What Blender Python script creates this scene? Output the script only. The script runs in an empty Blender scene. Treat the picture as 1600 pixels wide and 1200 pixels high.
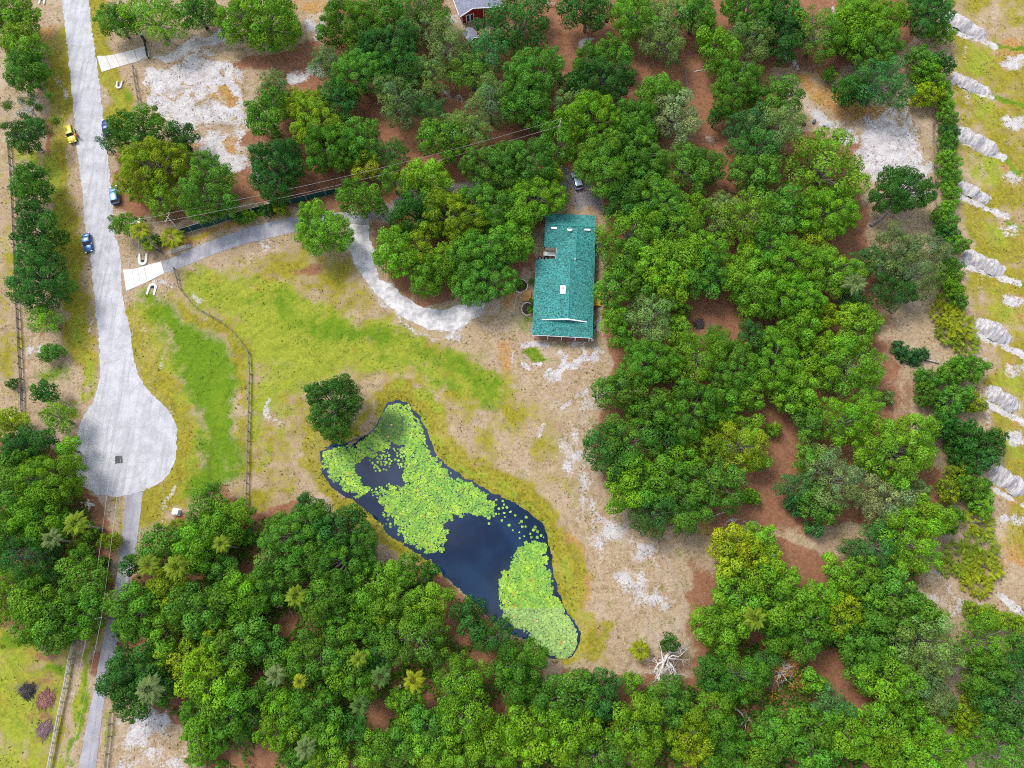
import bpy, bmesh, math, random
import numpy as np
from mathutils import Vector, Matrix
from mathutils.geometry import tessellate_polygon

R_ = math.radians
random.seed(7)
rng = np.random.default_rng(11)
scene = bpy.context.scene
C = scene.collection

# ------------------------------------------------------------------ camera
CAM_H, TILT, FPX = 140.0, R_(17.5), 1110.0
cam_data = bpy.data.cameras.new('camera')
cam_data.sensor_width = 36.0
cam_data.lens = FPX / 1600.0 * 36.0
cam_data.clip_start = 1.0
cam_data.clip_end = 9000.0
cam = bpy.data.objects.new('camera', cam_data)
C.objects.link(cam)
cam.location = (0, 0, CAM_H)
cam.rotation_euler = (TILT, 0, 0)
scene.camera = cam

# ------------------------------------------------------------------ sky
SUN_EL, SUN_AZ = R_(53), R_(-48)          # azimuth measured from +Y towards +X
world = bpy.data.worlds.new('World')
scene.world = world
world.use_nodes = True
wn, wl = world.node_tree.nodes, world.node_tree.links
wn.clear()
w_out = wn.new('ShaderNodeOutputWorld')
w_bg = wn.new('ShaderNodeBackground')
w_sky = wn.new('ShaderNodeTexSky')
w_sky.sky_type = 'NISHITA'
w_sky.sun_disc = False
w_sky.sun_elevation = SUN_EL
w_sky.sun_rotation = SUN_AZ
w_sky.air_density = 1.0
w_sky.dust_density = 2.0
w_tc = wn.new('ShaderNodeTexCoord')
w_no = wn.new('ShaderNodeTexNoise')
w_no.inputs['Scale'].default_value = 4.2
w_no.inputs['Detail'].default_value = 6.0
w_no.inputs['Roughness'].default_value = 0.58
w_rm = wn.new('ShaderNodeMapRange')
w_rm.interpolation_type = 'SMOOTHSTEP'
w_rm.inputs['From Min'].default_value = 0.44
w_rm.inputs['From Max'].default_value = 0.60
w_mx = wn.new('ShaderNodeMix')
w_mx.data_type = 'RGBA'
w_mx.inputs['B'].default_value = (8.0, 8.1, 8.4, 1)      # bright cloud, on the same scale as the sky's radiance
wl.new(w_tc.outputs['Generated'], w_no.inputs['Vector'])
wl.new(w_no.outputs['Fac'], w_rm.inputs['Value'])
wl.new(w_rm.outputs['Result'], w_mx.inputs['Factor'])
wl.new(w_sky.outputs['Color'], w_mx.inputs['A'])
wl.new(w_mx.outputs['Result'], w_bg.inputs['Color'])
w_bg.inputs['Strength'].default_value = 0.09
wl.new(w_bg.outputs['Background'], w_out.inputs['Surface'])

# ------------------------------------------------------------------ sun
sun_data = bpy.data.lights.new('sun', 'SUN')
sun_data.energy = 1.5
sun_data.angle = R_(20)
sun_data.color = (1.0, 0.95, 0.87)
sun = bpy.data.objects.new('sun', sun_data)
C.objects.link(sun)
sdir = Vector((math.cos(SUN_EL) * math.sin(SUN_AZ), math.cos(SUN_EL) * math.cos(SUN_AZ), math.sin(SUN_EL)))
sun.rotation_euler = sdir.to_track_quat('Z', 'Y').to_euler()
sun.location = (0, 0, 60)

vs = scene.view_settings
vs.view_transform = 'Standard'
vs.look = 'None'
vs.exposure = 1.3
vs.gamma = 1.0
vs.use_curve_mapping = False
scene.render.engine = 'CYCLES'
scene.cycles.pixel_filter_type = 'BLACKMAN_HARRIS'
scene.cycles.filter_width = 1.05
scene.cycles.max_bounces = 4
scene.cycles.diffuse_bounces = 2
scene.cycles.glossy_bounces = 2
scene.cycles.transmission_bounces = 2
scene.cycles.adaptive_threshold = 0.02
scene.cycles.transparent_max_bounces = 4
scene.cycles.use_denoising = False

# ------------------------------------------------------------------ survey helpers: photograph pixel -> place on the ground
sT, cT = math.sin(TILT), math.cos(TILT)


def unp(u, v, z=0.0):
    x, y = (u - 800.0) / FPX, (600.0 - v) / FPX
    dz = -cT + y * sT
    s = (z - CAM_H) / dz
    return Vector((x * s, (sT + y * cT) * s, z))


def mpp(u, v):
    "metres to a photograph pixel near that spot"
    y = (600.0 - v) / FPX
    return CAM_H / (cT - y * sT) / FPX


def proj_np(X, Y, Z):
    w = Y * sT - (Z - CAM_H) * cT
    up = Y * cT + (Z - CAM_H) * sT
    return 800 + FPX * X / w, 600 - FPX * up / w


# ------------------------------------------------------------------ materials
def new_mat(name):
    m = bpy.data.materials.new(name)
    m.use_nodes = True
    n, l = m.node_tree.nodes, m.node_tree.links
    b = n['Principled BSDF']
    b.inputs['Roughness'].default_value = 0.85
    b.inputs['Specular IOR Level'].default_value = 0.25
    return m, n, l, b


def _noise(n, l, scale, detail=4.0, rough=0.6, vec=None, dist=0.0):
    t = n.new('ShaderNodeTexNoise')
    t.inputs['Scale'].default_value = scale
    t.inputs['Detail'].default_value = detail
    t.inputs['Roughness'].default_value = rough
    t.inputs['Distortion'].default_value = dist
    if vec is not None:
        l.new(vec, t.inputs['Vector'])
    return t.outputs['Fac']


def _math(n, l, op, a, b=None, clamp=False):
    t = n.new('ShaderNodeMath')
    t.operation = op
    t.use_clamp = clamp
    for i, x in enumerate((a, b)):
        if x is None:
            continue
        if isinstance(x, (int, float)):
            t.inputs[i].default_value = x
        else:
            l.new(x, t.inputs[i])
    return t.outputs[0]


def _step(n, l, v, lo, hi):
    t = n.new('ShaderNodeMapRange')
    t.interpolation_type = 'SMOOTHSTEP'
    t.inputs['From Min'].default_value = lo
    t.inputs['From Max'].default_value = hi
    l.new(v, t.inputs['Value'])
    return t.outputs['Result']


def _mix(n, l, f, a, b):
    t = n.new('ShaderNodeMix')
    t.data_type = 'RGBA'
    for k, x in (('Factor', f), ('A', a), ('B', b)):
        if isinstance(x, tuple):
            t.inputs[k].default_value = x if len(x) == 4 else (*x, 1)
        elif isinstance(x, (int, float)):
            t.inputs[k].default_value = x
        else:
            l.new(x, t.inputs[k])
    return t.outputs['Result']


def _bump(n, l, b, h, strength=0.4, dist=0.05):
    t = n.new('ShaderNodeBump')
    t.inputs['Strength'].default_value = strength
    t.inputs['Distance'].default_value = dist
    l.new(h, t.inputs['Height'])
    l.new(t.outputs['Normal'], b.inputs['Normal'])


def simple_mat(name, c1, c2=None, scale=3.0, rough=0.8, metal=0.0, spec=0.25, bump=0.0, lo=0.35, hi=0.65):
    m, n, l, b = new_mat(name)
    b.inputs['Roughness'].default_value = rough
    b.inputs['Metallic'].default_value = metal
    b.inputs['Specular IOR Level'].default_value = spec
    if c2 is None:
        b.inputs['Base Color'].default_value = (*c1, 1)
    else:
        tc = n.new('ShaderNodeTexCoord').outputs['Object']
        f = _noise(n, l, scale, vec=tc)
        l.new(_mix(n, l, _step(n, l, f, lo, hi), c1, c2), b.inputs['Base Color'])
        if bump:
            _bump(n, l, b, f, bump)
    return m


# ------------------------------------------------------------------ object helpers
def tag(o, label=None, cat=None, group=None, kind=None):
    if label:
        o['label'] = label
    if cat:
        o['category'] = cat
    if group:
        o['group'] = group
    if kind:
        o['kind'] = kind
    return o


def mesh_np(name, verts, faces, mat=None, smooth=False):
    me = bpy.data.meshes.new(name)
    me.from_pydata([tuple(v) for v in verts], [], [tuple(f) for f in faces])
    if mat:
        me.materials.append(mat)
    if smooth:
        me.polygons.foreach_set('use_smooth', [True] * len(me.polygons))
    me.update()
    return me


def obj(name, me, parent=None, loc=None, rz=None, scale=None):
    o = bpy.data.objects.new(name, me)
    C.objects.link(o)
    if parent:
        o.parent = parent
    if loc is not None:
        o.location = loc
    if rz is not None:
        o.rotation_euler = (0, 0, rz)
    if scale is not None:
        o.scale = scale
    return o


def thing(name, label, cat, loc=(0, 0, 0), rz=0.0, group=None):
    o = obj(name, None, loc=loc, rz=rz)
    return tag(o, label, cat, group)


class MB:
    def __init__(self):
        self.v, self.f = [], []

    def add(self, vs_, fs_):
        k = len(self.v)
        self.v += [tuple(p) for p in vs_]
        self.f += [tuple(i + k for i in f) for f in fs_]
        return self

    def box(self, c, s, rz=0.0, taper=1.0):
        x, y, z = s[0] / 2, s[1] / 2, s[2] / 2
        p = []
        for dz, t in ((-z, 1.0), (z, taper)):
            for dx, dy in ((-x, -y), (x, -y), (x, y), (-x, y)):
                a, b = dx * t, dy * t
                p.append((c[0] + a * math.cos(rz) - b * math.sin(rz), c[1] + a * math.sin(rz) + b * math.cos(rz), c[2] + dz))
        return self.add(p, [(3, 2, 1, 0), (4, 5, 6, 7), (0, 1, 5, 4), (1, 2, 6, 5), (2, 3, 7, 6), (3, 0, 4, 7)])

    def tube(self, pts, rad, seg=6, cap=True):
        pts = [Vector(p) for p in pts]
        if not isinstance(rad, (list, tuple)):
            rad = [rad] * len(pts)
        rings = []
        for i, p in enumerate(pts):
            d = (pts[min(i + 1, len(pts) - 1)] - pts[max(i - 1, 0)])
            d = d.normalized() if d.length > 1e-6 else Vector((0, 0, 1))
            a = d.cross(Vector((0, 0, 1)) if abs(d.z) < 0.9 else Vector((1, 0, 0))).normalized()
            b = d.cross(a)
            rings.append([p + (a * math.cos(t) + b * math.sin(t)) * rad[i] for t in (2 * math.pi * k / seg for k in range(seg))])
        vs_ = [q for r in rings for q in r]
        fs_ = []
        for i in range(len(rings) - 1):
            for k in range(seg):
                k2 = (k + 1) % seg
                fs_.append((i * seg + k, i * seg + k2, (i + 1) * seg + k2, (i + 1) * seg + k))
        if cap:
            fs_.append(tuple(range(seg))[::-1])
            fs_.append(tuple((len(rings) - 1) * seg + k for k in range(seg)))
        return self.add(vs_, fs_)

    def prism(self, poly, z0, z1):
        n_ = len(poly)
        p = [(a, b, z0) for a, b in poly] + [(a, b, z1) for a, b in poly]
        tri = tessellate_polygon([[Vector((a, b, 0)) for a, b in poly]])
        fs_ = []
        for t in tri:
            a, b, c = [Vector(p[i]) for i in t]
            if (b - a).cross(c - a).z < 0:
                t = t[::-1]
            fs_.append(tuple(i + n_ for i in t))
        area = sum(poly[i][0] * poly[(i + 1) % n_][1] - poly[(i + 1) % n_][0] * poly[i][1] for i in range(n_))
        for i in range(n_):
            j = (i + 1) % n_
            fs_.append((i, j, j + n_, i + n_) if area > 0 else (j, i, i + n_, j + n_))
        return self.add(p, fs_)

    def build(self, name, mat, parent=None, smooth=False, **kw):
        return obj(name, mesh_np(name, self.v, self.f, mat, smooth), parent, **kw)


def sheet(name, px_poly, z, mat, jitter=0.0, step=0.7, thick=0.04):
    "a paved sheet with crumbling edges; outline surveyed from the photograph"
    pts = [unp(u, v) for u, v in px_poly]
    out = []
    r = random.Random(len(px_poly) * 7 + int(px_poly[0][0]))
    for i, p in enumerate(pts):
        q = pts[(i + 1) % len(pts)]
        k = max(1, int((q - p).length / step))
        nrm = Vector((-(q - p).y, (q - p).x, 0)).normalized()
        for j in range(k):
            t = p.lerp(q, j / k)
            t = t + nrm * r.gauss(0, jitter)
            out.append((t.x, t.y))
    m = MB().prism(out, z - thick, z)
    o = m.build(name, mat)
    tag(o, kind='structure')
    return o


# ------------------------------------------------------------------ survey: outlines on the ground (photograph pixels)
POND = [(620, 625), (640, 630), (650, 645), (662, 662), (670, 680), (675, 697), (685, 712), (700, 730), (725, 745), (750, 760),
        (775, 772), (800, 785), (812, 790), (832, 805), (847, 820), (856, 837), (860, 862), (864, 887), (867, 900), (872, 925),
        (885, 955), (900, 975), (907, 990), (905, 1010), (895, 1027), (875, 1032), (855, 1027), (842, 1012), (822, 1000),
        (785, 982), (757, 957), (740, 940), (720, 922), (705, 910), (690, 895), (670, 872), (640, 855), (617, 840), (600, 822),
        (580, 802), (560, 787), (540, 775), (520, 760), (505, 742), (499, 720), (502, 705), (517, 695), (537, 695), (555, 689),
        (575, 677), (590, 662), (595, 645), (605, 630)]
ROAD = [(93, -40), (97, 0), (104, 60), (113, 150), (121, 240), (129, 300), (132, 350), (142, 405), (150, 490), (156, 550), (156, 590),
        (147, 627), (131, 650), (122, 672), (118, 695), (116, 720), (120, 742), (130, 760), (150, 772), (175, 777), (195, 775),
        (225, 767), (250, 755), (265, 740), (274, 717), (277, 692), (277, 672), (270, 652), (257, 632), (237, 615), (224, 600),
        (215, 585), (209, 562), (204, 520), (197, 490), (191, 455), (190, 420), (186, 385), (179, 367), (175, 300), (168, 240),
        (159, 160), (152, 100), (144, 50), (139, 0), (134, -40)]
LANE = [(195, 774), (223, 768), (220, 800), (215, 840), (209, 870), (204, 900), (197, 930), (190, 965), (184, 1000), (175, 1050),
        (165, 1090), (160, 1110), (156, 1150), (150, 1200), (146, 1240), (116, 1240), (123, 1200), (132, 1150), (140, 1110), (147, 1080), (153, 1040),
        (160, 1010), (165, 985), (170, 960), (178, 930), (184, 890), (191, 840), (194, 800)]
DRIVE = [(253, 409), (280, 398), (310, 384), (345, 370), (380, 358), (420, 347), (450, 341), (500, 334), (545, 331), (577, 333), (577, 352),
         (545, 349), (500, 352), (452, 364), (425, 371), (385, 380), (350, 391), (310, 407), (275, 421), (257, 427)]
GRAVEL = [(548, 350), (577, 352), (577, 372), (585, 390), (587, 412), (593, 437), (612, 444), (630, 461), (650, 476), (675, 483), (700, 483),
          (722, 473), (745, 464), (768, 462), (752, 482), (735, 501), (715, 516), (690, 519), (660, 512), (640, 500), (615, 485),
          (590, 462), (570, 436), (553, 411), (547, 392), (533, 371)]
GARAGE_PAD = [(880, 268), (905, 262), (935, 275), (952, 300), (946, 332), (934, 345), (895, 345), (893, 318), (893, 298)]


def sdf(poly, U, V):
    "signed pixel distance to an outline, negative inside"
    P = np.array(poly, float)
    Q = np.roll(P, -1, 0)
    d2 = np.full(U.shape, 1e18)
    inside = np.zeros(U.shape, bool)
    for (ax, ay), (bx, by) in zip(P, Q):
        ex, ey = bx - ax, by - ay
        wx, wy = U - ax, V - ay
        t = np.clip((wx * ex + wy * ey) / (ex * ex + ey * ey + 1e-9), 0, 1)
        d2 = np.minimum(d2, (wx - ex * t) ** 2 + (wy - ey * t) ** 2)
        c = (ay > V) != (by > V)
        xi = ax + (V - ay) / (by - ay if by != ay else 1e-9) * ex
        inside ^= c & (U < xi)
    d = np.sqrt(d2)
    return np.where(inside, -d, d)


def dist_line(pts, U, V):
    d2 = np.full(U.shape, 1e18)
    for (ax, ay), (bx, by) in zip(pts[:-1], pts[1:]):
        ex, ey = bx - ax, by - ay
        t = np.clip(((U - ax) * ex + (V - ay) * ey) / (ex * ex + ey * ey + 1e-9), 0, 1)
        d2 = np.minimum(d2, (U - ax - ex * t) ** 2 + (V - ay - ey * t) ** 2)
    return np.sqrt(d2)


class Mask:
    def __init__(self, U, V):
        self.U, self.V, self.a = U, V, np.zeros(U.shape)

    def poly(self, p, val=1.0, feather=12.0):
        m = np.clip(0.5 - sdf(p, self.U, self.V) / feather, 0, 1) * val
        self.a = np.maximum(self.a, m)
        return self

    def cut(self, p, feather=12.0, val=1.0):
        m = np.clip(0.5 - sdf(p, self.U, self.V) / feather, 0, 1) * val
        self.a = self.a * (1 - m)
        return self

    def line(self, p, w, val=1.0, feather=6.0):
        m = np.clip(0.5 - (dist_line(p, self.U, self.V) - w / 2) / feather, 0, 1) * val
        self.a = np.maximum(self.a, m)
        return self

    def blob(self, x, y, rx, ry=None, val=1.0, soft=0.5):
        ry = ry or rx
        q = np.hypot((self.U - x) / rx, (self.V - y) / ry)
        self.a = np.maximum(self.a, np.clip((1 + soft - q) / (2 * soft), 0, 1) * val)
        return self


MOUNDS = [((1483, 22), (1535, 50), (1464, 37), (1556, 73)), ((1493, 117), (1541, 141), (1490, 128), (1550, 152)),
          ((1499, 203), (1555, 232), (1477, 209), (1568, 246)), ((1504, 287), (1545, 309), (1486, 301), (1576, 339)),
          ((1516, 397), (1565, 421), (1500, 412), (1593, 444)), ((1534, 503), (1578, 528), (1529, 523), (1600, 556)),
          ((1549, 609), (1590, 634), (1542, 631), (1602, 661)), ((1558, 737), (1598, 763), (1555, 766), (1605, 792))]
WOOD_NORTH = [(480, 80), (560, -40), (700, -40), (695, 60), (770, 60), (780, -40), (1480, -40), (1465, 40), (1400, 90), (1300, 110),
              (1215, 118), (1245, 190), (1240, 215), (1340, 205), (1350, 300), (1360, 470), (1372, 520), (1400, 650), (1470, 740),
              (1480, 800), (1440, 860), (1330, 820), (1240, 830), (1120, 830), (1080, 812), (1000, 812), (948, 760), (928, 700),
              (950, 600), (955, 540), (945, 480), (943, 350), (955, 330), (890, 270), (850, 330), (835, 400), (820, 430), (770, 470),
              (700, 478), (620, 455), (590, 380), (580, 330), (400, 322), (300, 335), (240, 340), (180, 330), (180, 220), (300, 230), (380, 270), (440, 200), (400, 140)]
WOOD_SOUTH = [(200, 900), (260, 830), (330, 770), (400, 800), (470, 785), (560, 815), (590, 870), (690, 905), (760, 965), (830, 1010), (850, 1060),
              (850, 1095), (880, 1050), (960, 1060), (1080, 1060), (1085, 980), (1110, 920), (1130, 830), (1240, 850), (1330, 880), (1440, 880), (1440, 1000),
              (1480, 1060), (1430, 1240), (330, 1240), (300, 1140), (240, 1110), (150, 1060)]
WOOD_WEST = [(-60, 690), (60, 690), (120, 730), (170, 830), (160, 930), (140, 985), (100, 1000), (60, 990), (-60, 960)]

# ------------------------------------------------------------------ ground
def axis_coords(lo, hi, step, far):
    core = np.arange(lo, hi + step * 0.5, step)
    out, d, x = [], step, hi
    while x < far:
        d *= 1.35
        x += d
        out.append(x)
    left, d, x = [], step, lo
    while x > -far:
        d *= 1.35
        x -= d
        left.append(x)
    return np.array(left[::-1] + list(core) + out)


gx = axis_coords(-134, 134, 0.5, 3000)
gy = axis_coords(-34, 152, 0.5, 3000)
GX, GY = np.meshgrid(gx, gy)
CX, CY = np.clip(GX, -138, 138), np.clip(GY, -38, 158)
U, V = proj_np(CX, CY, 0 * CX)
sd_pond = sdf(POND, U, V) * 0.135
def smooth_noise(cell_px, seed_):
    g = np.random.default_rng(seed_)
    a = g.normal(0, 1, (400, 400))
    x, y = np.clip(U, -300, 1900) / cell_px + 100, np.clip(V, -300, 1500) / cell_px + 100
    i, j = np.floor(x).astype(int) % 398, np.floor(y).astype(int) % 398
    fx, fy = x - np.floor(x), y - np.floor(y)
    fx, fy = fx * fx * (3 - 2 * fx), fy * fy * (3 - 2 * fy)
    return (a[j, i] * (1 - fx) + a[j, i + 1] * fx) * (1 - fy) + (a[j + 1, i] * (1 - fx) + a[j + 1, i + 1] * fx) * fy


sd_z = sd_pond + .20 * smooth_noise(11, 31) + .07 * smooth_noise(4, 32)
sd_road = np.minimum.reduce([sdf(p, U, V) for p in (ROAD, LANE, DRIVE, GRAVEL, [(190, 420), (252, 406), (259, 428), (195, 457)], [(149, 86), (231, 69), (236, 90), (158, 115)])]) * 0.135
GZ = np.zeros(GX.shape)
bank = np.clip((3.2 - sd_z) / 3.2, 0, 1)
GZ -= np.where(sd_z > 0, 0.45 * bank ** 1.6, 0.45 + np.minimum(1.6, -sd_z * 0.55))
wav = (np.sin(GX * 0.9 + 1.3 * np.sin(GY * 0.31)) * np.sin(GY * 0.8 + 1.1 * np.sin(GX * 0.27)) * 0.05
       + np.sin(GX * 0.17 + 2) * np.sin(GY * 0.13) * 0.10 + rng.normal(0, 0.018, GX.shape))
flat = np.clip(sd_road / 2.5, 0, 1) * np.clip(1 - np.hypot(np.maximum(0, abs(GX) - 134), np.maximum(0, abs(GY - 60) - 95)) / 30, 0, 1)
GZ += wav * flat * (sd_pond > 0)
GZ -= np.where(sd_road < 0.4, 0.03, 0)
ditch = dist_line([(1462, 150), (1465, 230), (1468, 330), (1475, 440)], U, V) * 0.14
GZ -= 0.7 * np.clip(1 - ditch / 1.0, 0, 1)
swale = dist_line([(240, 490), (290, 560), (335, 620), (340, 700), (320, 760)], U, V) * 0.135
GZ -= 0.35 * np.clip(1 - swale / 5.0, 0, 1) ** 1.5 * flat



UW = U + 7 * smooth_noise(38, 1) + 3.5 * smooth_noise(13, 2) + 1.2 * smooth_noise(5, 3)
VW = V + 7 * smooth_noise(38, 4) + 3.5 * smooth_noise(13, 5) + 1.2 * smooth_noise(5, 6)
mk = lambda: Mask(UW, VW)
lush = mk()
lush.poly([(230, 470), (250, 475), (275, 497), (320, 517), (345, 540), (360, 565), (364, 600), (368, 680), (367, 740), (358, 765), (330, 775), (287, 780),
           (302, 740), (312, 710), (322, 672), (315, 645), (300, 620), (290, 600), (270, 555), (250, 527), (232, 500)], 1.2, 44)
lush.line([(250, 500), (285, 545), (322, 590), (340, 650), (338, 720), (320, 765)], 40, .95, 34)
lush.line([(420, 470), (470, 505), (540, 515), (620, 530), (690, 555), (740, 580), (775, 612)], 40, 0.72, 34)
lush.line([(330, 455), (380, 470), (430, 480)], 30, 0.5, 26)
lush.line([(600, 560), (700, 590), (760, 625)], 22, 0.55, 18)
lush.blob(655, 640, 20, 20, 0.35)
lush.blob(757, 640, 22, 14, 0.6).blob(833, 557, 14, 5, 0.9, 0.25).line([(828, 561), (858, 563)], 5, 0.9, 4)
lush.line([(112, 1195), (140, 1040)], 9, 0.9, 6).line([(1545, 69), (1620, 88)], 7, 1.0, 4).line([(1550, 153), (1620, 172)], 7, 1.0, 4)
lush.line([(1568, 246), (1620, 260)], 8, 1.0, 4).line([(1576, 340), (1620, 356)], 8, 1.0, 4).line([(1593, 444), (1640, 462)], 8, 1.0, 4)
lush.blob(80, 585, 22, 15, 0.85).blob(15, 1000, 20, 20, 0.6).blob(85, 1050, 20, 14, 0.7).blob(190, 150, 6, 18, 0.7)
lush.line([(98, 300), (110, 480)], 8, 0.5, 10).blob(820, 505, 10, 18, 0.6)

lime = mk()
lime.poly([(275, 420), (420, 440), (470, 470), (560, 500), (560, 560), (500, 590), (450, 640), (400, 720), (394, 560), (385, 530), (330, 490), (285, 465)], 0.98, 36)
lime.line([(620, 600), (660, 612), (690, 650)], 22, .6, 16)
lime.line([(640, 650), (700, 720), (800, 775), (865, 830), (885, 900), (905, 960)], 13, .55, 12)
lime.line([(230, 480), (300, 610), (325, 680), (300, 770)], 40, .5, 20)
lime.poly([(540, 495), (640, 515), (720, 550), (790, 600), (760, 640), (640, 580), (540, 570)], 0.85, 34)
lime.line([(30, 250), (80, 245), (100, 330), (112, 430)], 24, 0.75, 18).line([(120, 500), (140, 610), (110, 640)], 18, 0.75, 14)
lime.poly([(-60, 975), (45, 990), (100, 1010), (95, 1080), (75, 1200), (60, 1260), (-60, 1260)], 0.66, 30)
lime.line([(150, 990), (120, 1120), (95, 1210)], 18, 0.8, 10).line([(170, 1110), (158, 1200)], 10, 0.7, 8)
lime.line([(165, 120), (175, 180)], 18, 0.6, 12).line([(160, 60), (150, 20)], 14, 0.6, 10)
lime.line([(300, 640), (315, 680), (300, 720)], 20, 0.7, 14).line([(225, 500), (245, 560), (280, 640)], 10, 0.5, 10)
lime.poly([(1500, 60), (1560, 80), (1560, 130), (1500, 100)], 0.5, 20)
for y in (175, 260, 370, 480, 590, 700):
    lime.blob(1535 + (y - 175) * 0.09, y, 18, 22, 0.7)

olive = mk()
olive.line([p for p in POND[:24]], 66, 1.15, 18)
olive.line([(690, 690), (780, 745), (850, 790), (885, 850), (900, 920), (930, 980)], 26, .75, 18)
olive.line([(505, 742), (488, 720), (490, 690), (520, 680)], 40, 1.1, 14)
olive.line([(500, 745), (560, 795), (640, 865), (690, 905)], 26, 1.0, 12)
olive.line([(500, 690), (560, 670), (590, 620), (640, 605), (690, 640), (700, 690)], 22, 0.7, 14)
olive.line([(85, 60), (95, 230), (105, 330), (128, 560)], 42, 1.05, 22)
olive.line([(20, 240), (10, 420), (10, 600)], 26, .5, 20)
olive.line([(148, 0), (168, 110), (185, 200)], 36, 1.05, 18)
olive.line([(205, 500), (240, 600), (292, 680), (282, 760), (235, 800)], 54, 1.0, 24)
olive.poly([(-60, 960), (110, 1000), (90, 1240), (-60, 1240)], 0.6, 24)
olive.poly([(395, 600), (470, 600), (500, 650), (480, 720), (470, 790), (395, 800)], .42, 30)
olive.poly([(640, 600), (760, 590), (850, 640), (880, 700), (900, 780), (820, 760), (720, 700), (680, 660)], .4, 40)
olive.poly([(300, 430), (450, 380), (545, 400), (600, 490), (720, 540), (800, 600), (820, 660), (700, 640), (620, 590), (480, 600), (440, 700), (440, 790), (395, 790), (395, 600)], 0.6, 40)
olive.poly([(1490, -40), (1640, -40), (1700, 900), (1580, 860), (1555, 700), (1515, 420), (1490, 200)], 0.62, 20)
olive.line([(190, 770), (185, 870), (150, 1000)], 14, 0.6, 10)
olive.line([(262, 470), (300, 490), (345, 512), (372, 545), (378, 620), (378, 780)], 22, .8, 16)
olive.line([(400, 600), (405, 790)], 26, .6, 20)
olive.blob(600, 1110, 18, 12, 0.8).blob(940, 970, 12, 8, 0.7).blob(945, 1035, 12, 14, 0.6)
olive.line([(260, 385), (290, 372), (400, 340)], 10, 0.5, 8)

orange = mk()
orange.blob(358, 152, 20, 14, .9).blob(300, 228, 34, 16, .8).blob(372, 222, 18, 20, .7)
orange.line([(62, 40), (75, 120), (82, 190)], 16, 0.7, 12).line([(100, 340), (112, 430)], 10, 0.4, 10)
orange.line([(270, 385), (330, 358), (395, 340), (450, 330)], 16, 0.75, 10)
orange.poly([(1250, 120), (1330, 125), (1340, 160), (1390, 165), (1370, 190), (1310, 185), (1280, 160)], 0.9, 16)
orange.line([(1105, 165), (1125, 220), (1140, 275)], 26, 0.75, 14)
orange.line([(760, 490), (790, 540), (800, 580)], 26, 0.5, 20).line([(900, 840), (915, 920), (940, 985)], 20, 0.55, 16)
orange.line([(660, 720), (760, 775), (860, 815), (900, 850)], 12, 0.5, 10)
orange.line([(1000, 812), (1060, 822), (1120, 815)], 22, 0.7, 14).line([(820, 395), (805, 440), (795, 480)], 22, 0.6, 14)
for y in (90, 180, 270, 380, 480, 560, 680, 780, 860):
    orange.blob(1575 + (y - 90) * 0.03, y, 30, 26, 0.85)
orange.line([(460, 12), (500, 10)], 20, 0.6, 10).line([(390, 1170), (410, 1190)], 12, 0.3)

sand = mk()
sand.poly([(216, 108), (260, 100), (300, 92), (345, 95), (375, 105), (380, 130), (378, 150), (385, 180), (395, 205), (400, 235), (395, 250),
           (375, 275), (340, 250), (310, 235), (295, 220), (260, 190), (222, 165)], 0.92, 14)
sand.poly([(232, 86), (262, 68), (300, 56), (345, 42), (370, 36), (372, 52), (348, 62), (300, 78), (268, 92)], 0.98, 8)
sand.poly([(478, 34), (515, 24), (525, 55), (505, 75), (485, 60)], 0.75, 10).blob(478, 122, 24, 14, 0.9)
sand.poly([(1345, 195), (1380, 172), (1410, 165), (1440, 185), (1448, 230), (1450, 290), (1430, 300), (1400, 290), (1365, 270), (1335, 240)], 0.9, 46)
sand.poly([(1250, 150), (1275, 165), (1340, 190), (1360, 240), (1320, 228), (1260, 195)], 0.62, 24)
for p, w, a in (([(812, 549), (850, 541)], 7, .7), ([(842, 563), (872, 556)], 9, .75), ([(855, 588), (895, 580), (925, 560)], 11, .8), ([(885, 541), (908, 535)], 6, .75), ([(904, 545), (912, 562)], 6, .75),
                ([(933, 546), (945, 552)], 9, .65), ([(808, 556), (812, 575), (830, 582)], 8, .7), ([(870, 548), (880, 560), (876, 575)], 10, .7), ([(930, 500), (938, 515)], 9, .8)):
    sand.line(p, w * 1.25, a + .2, 9)
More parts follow.
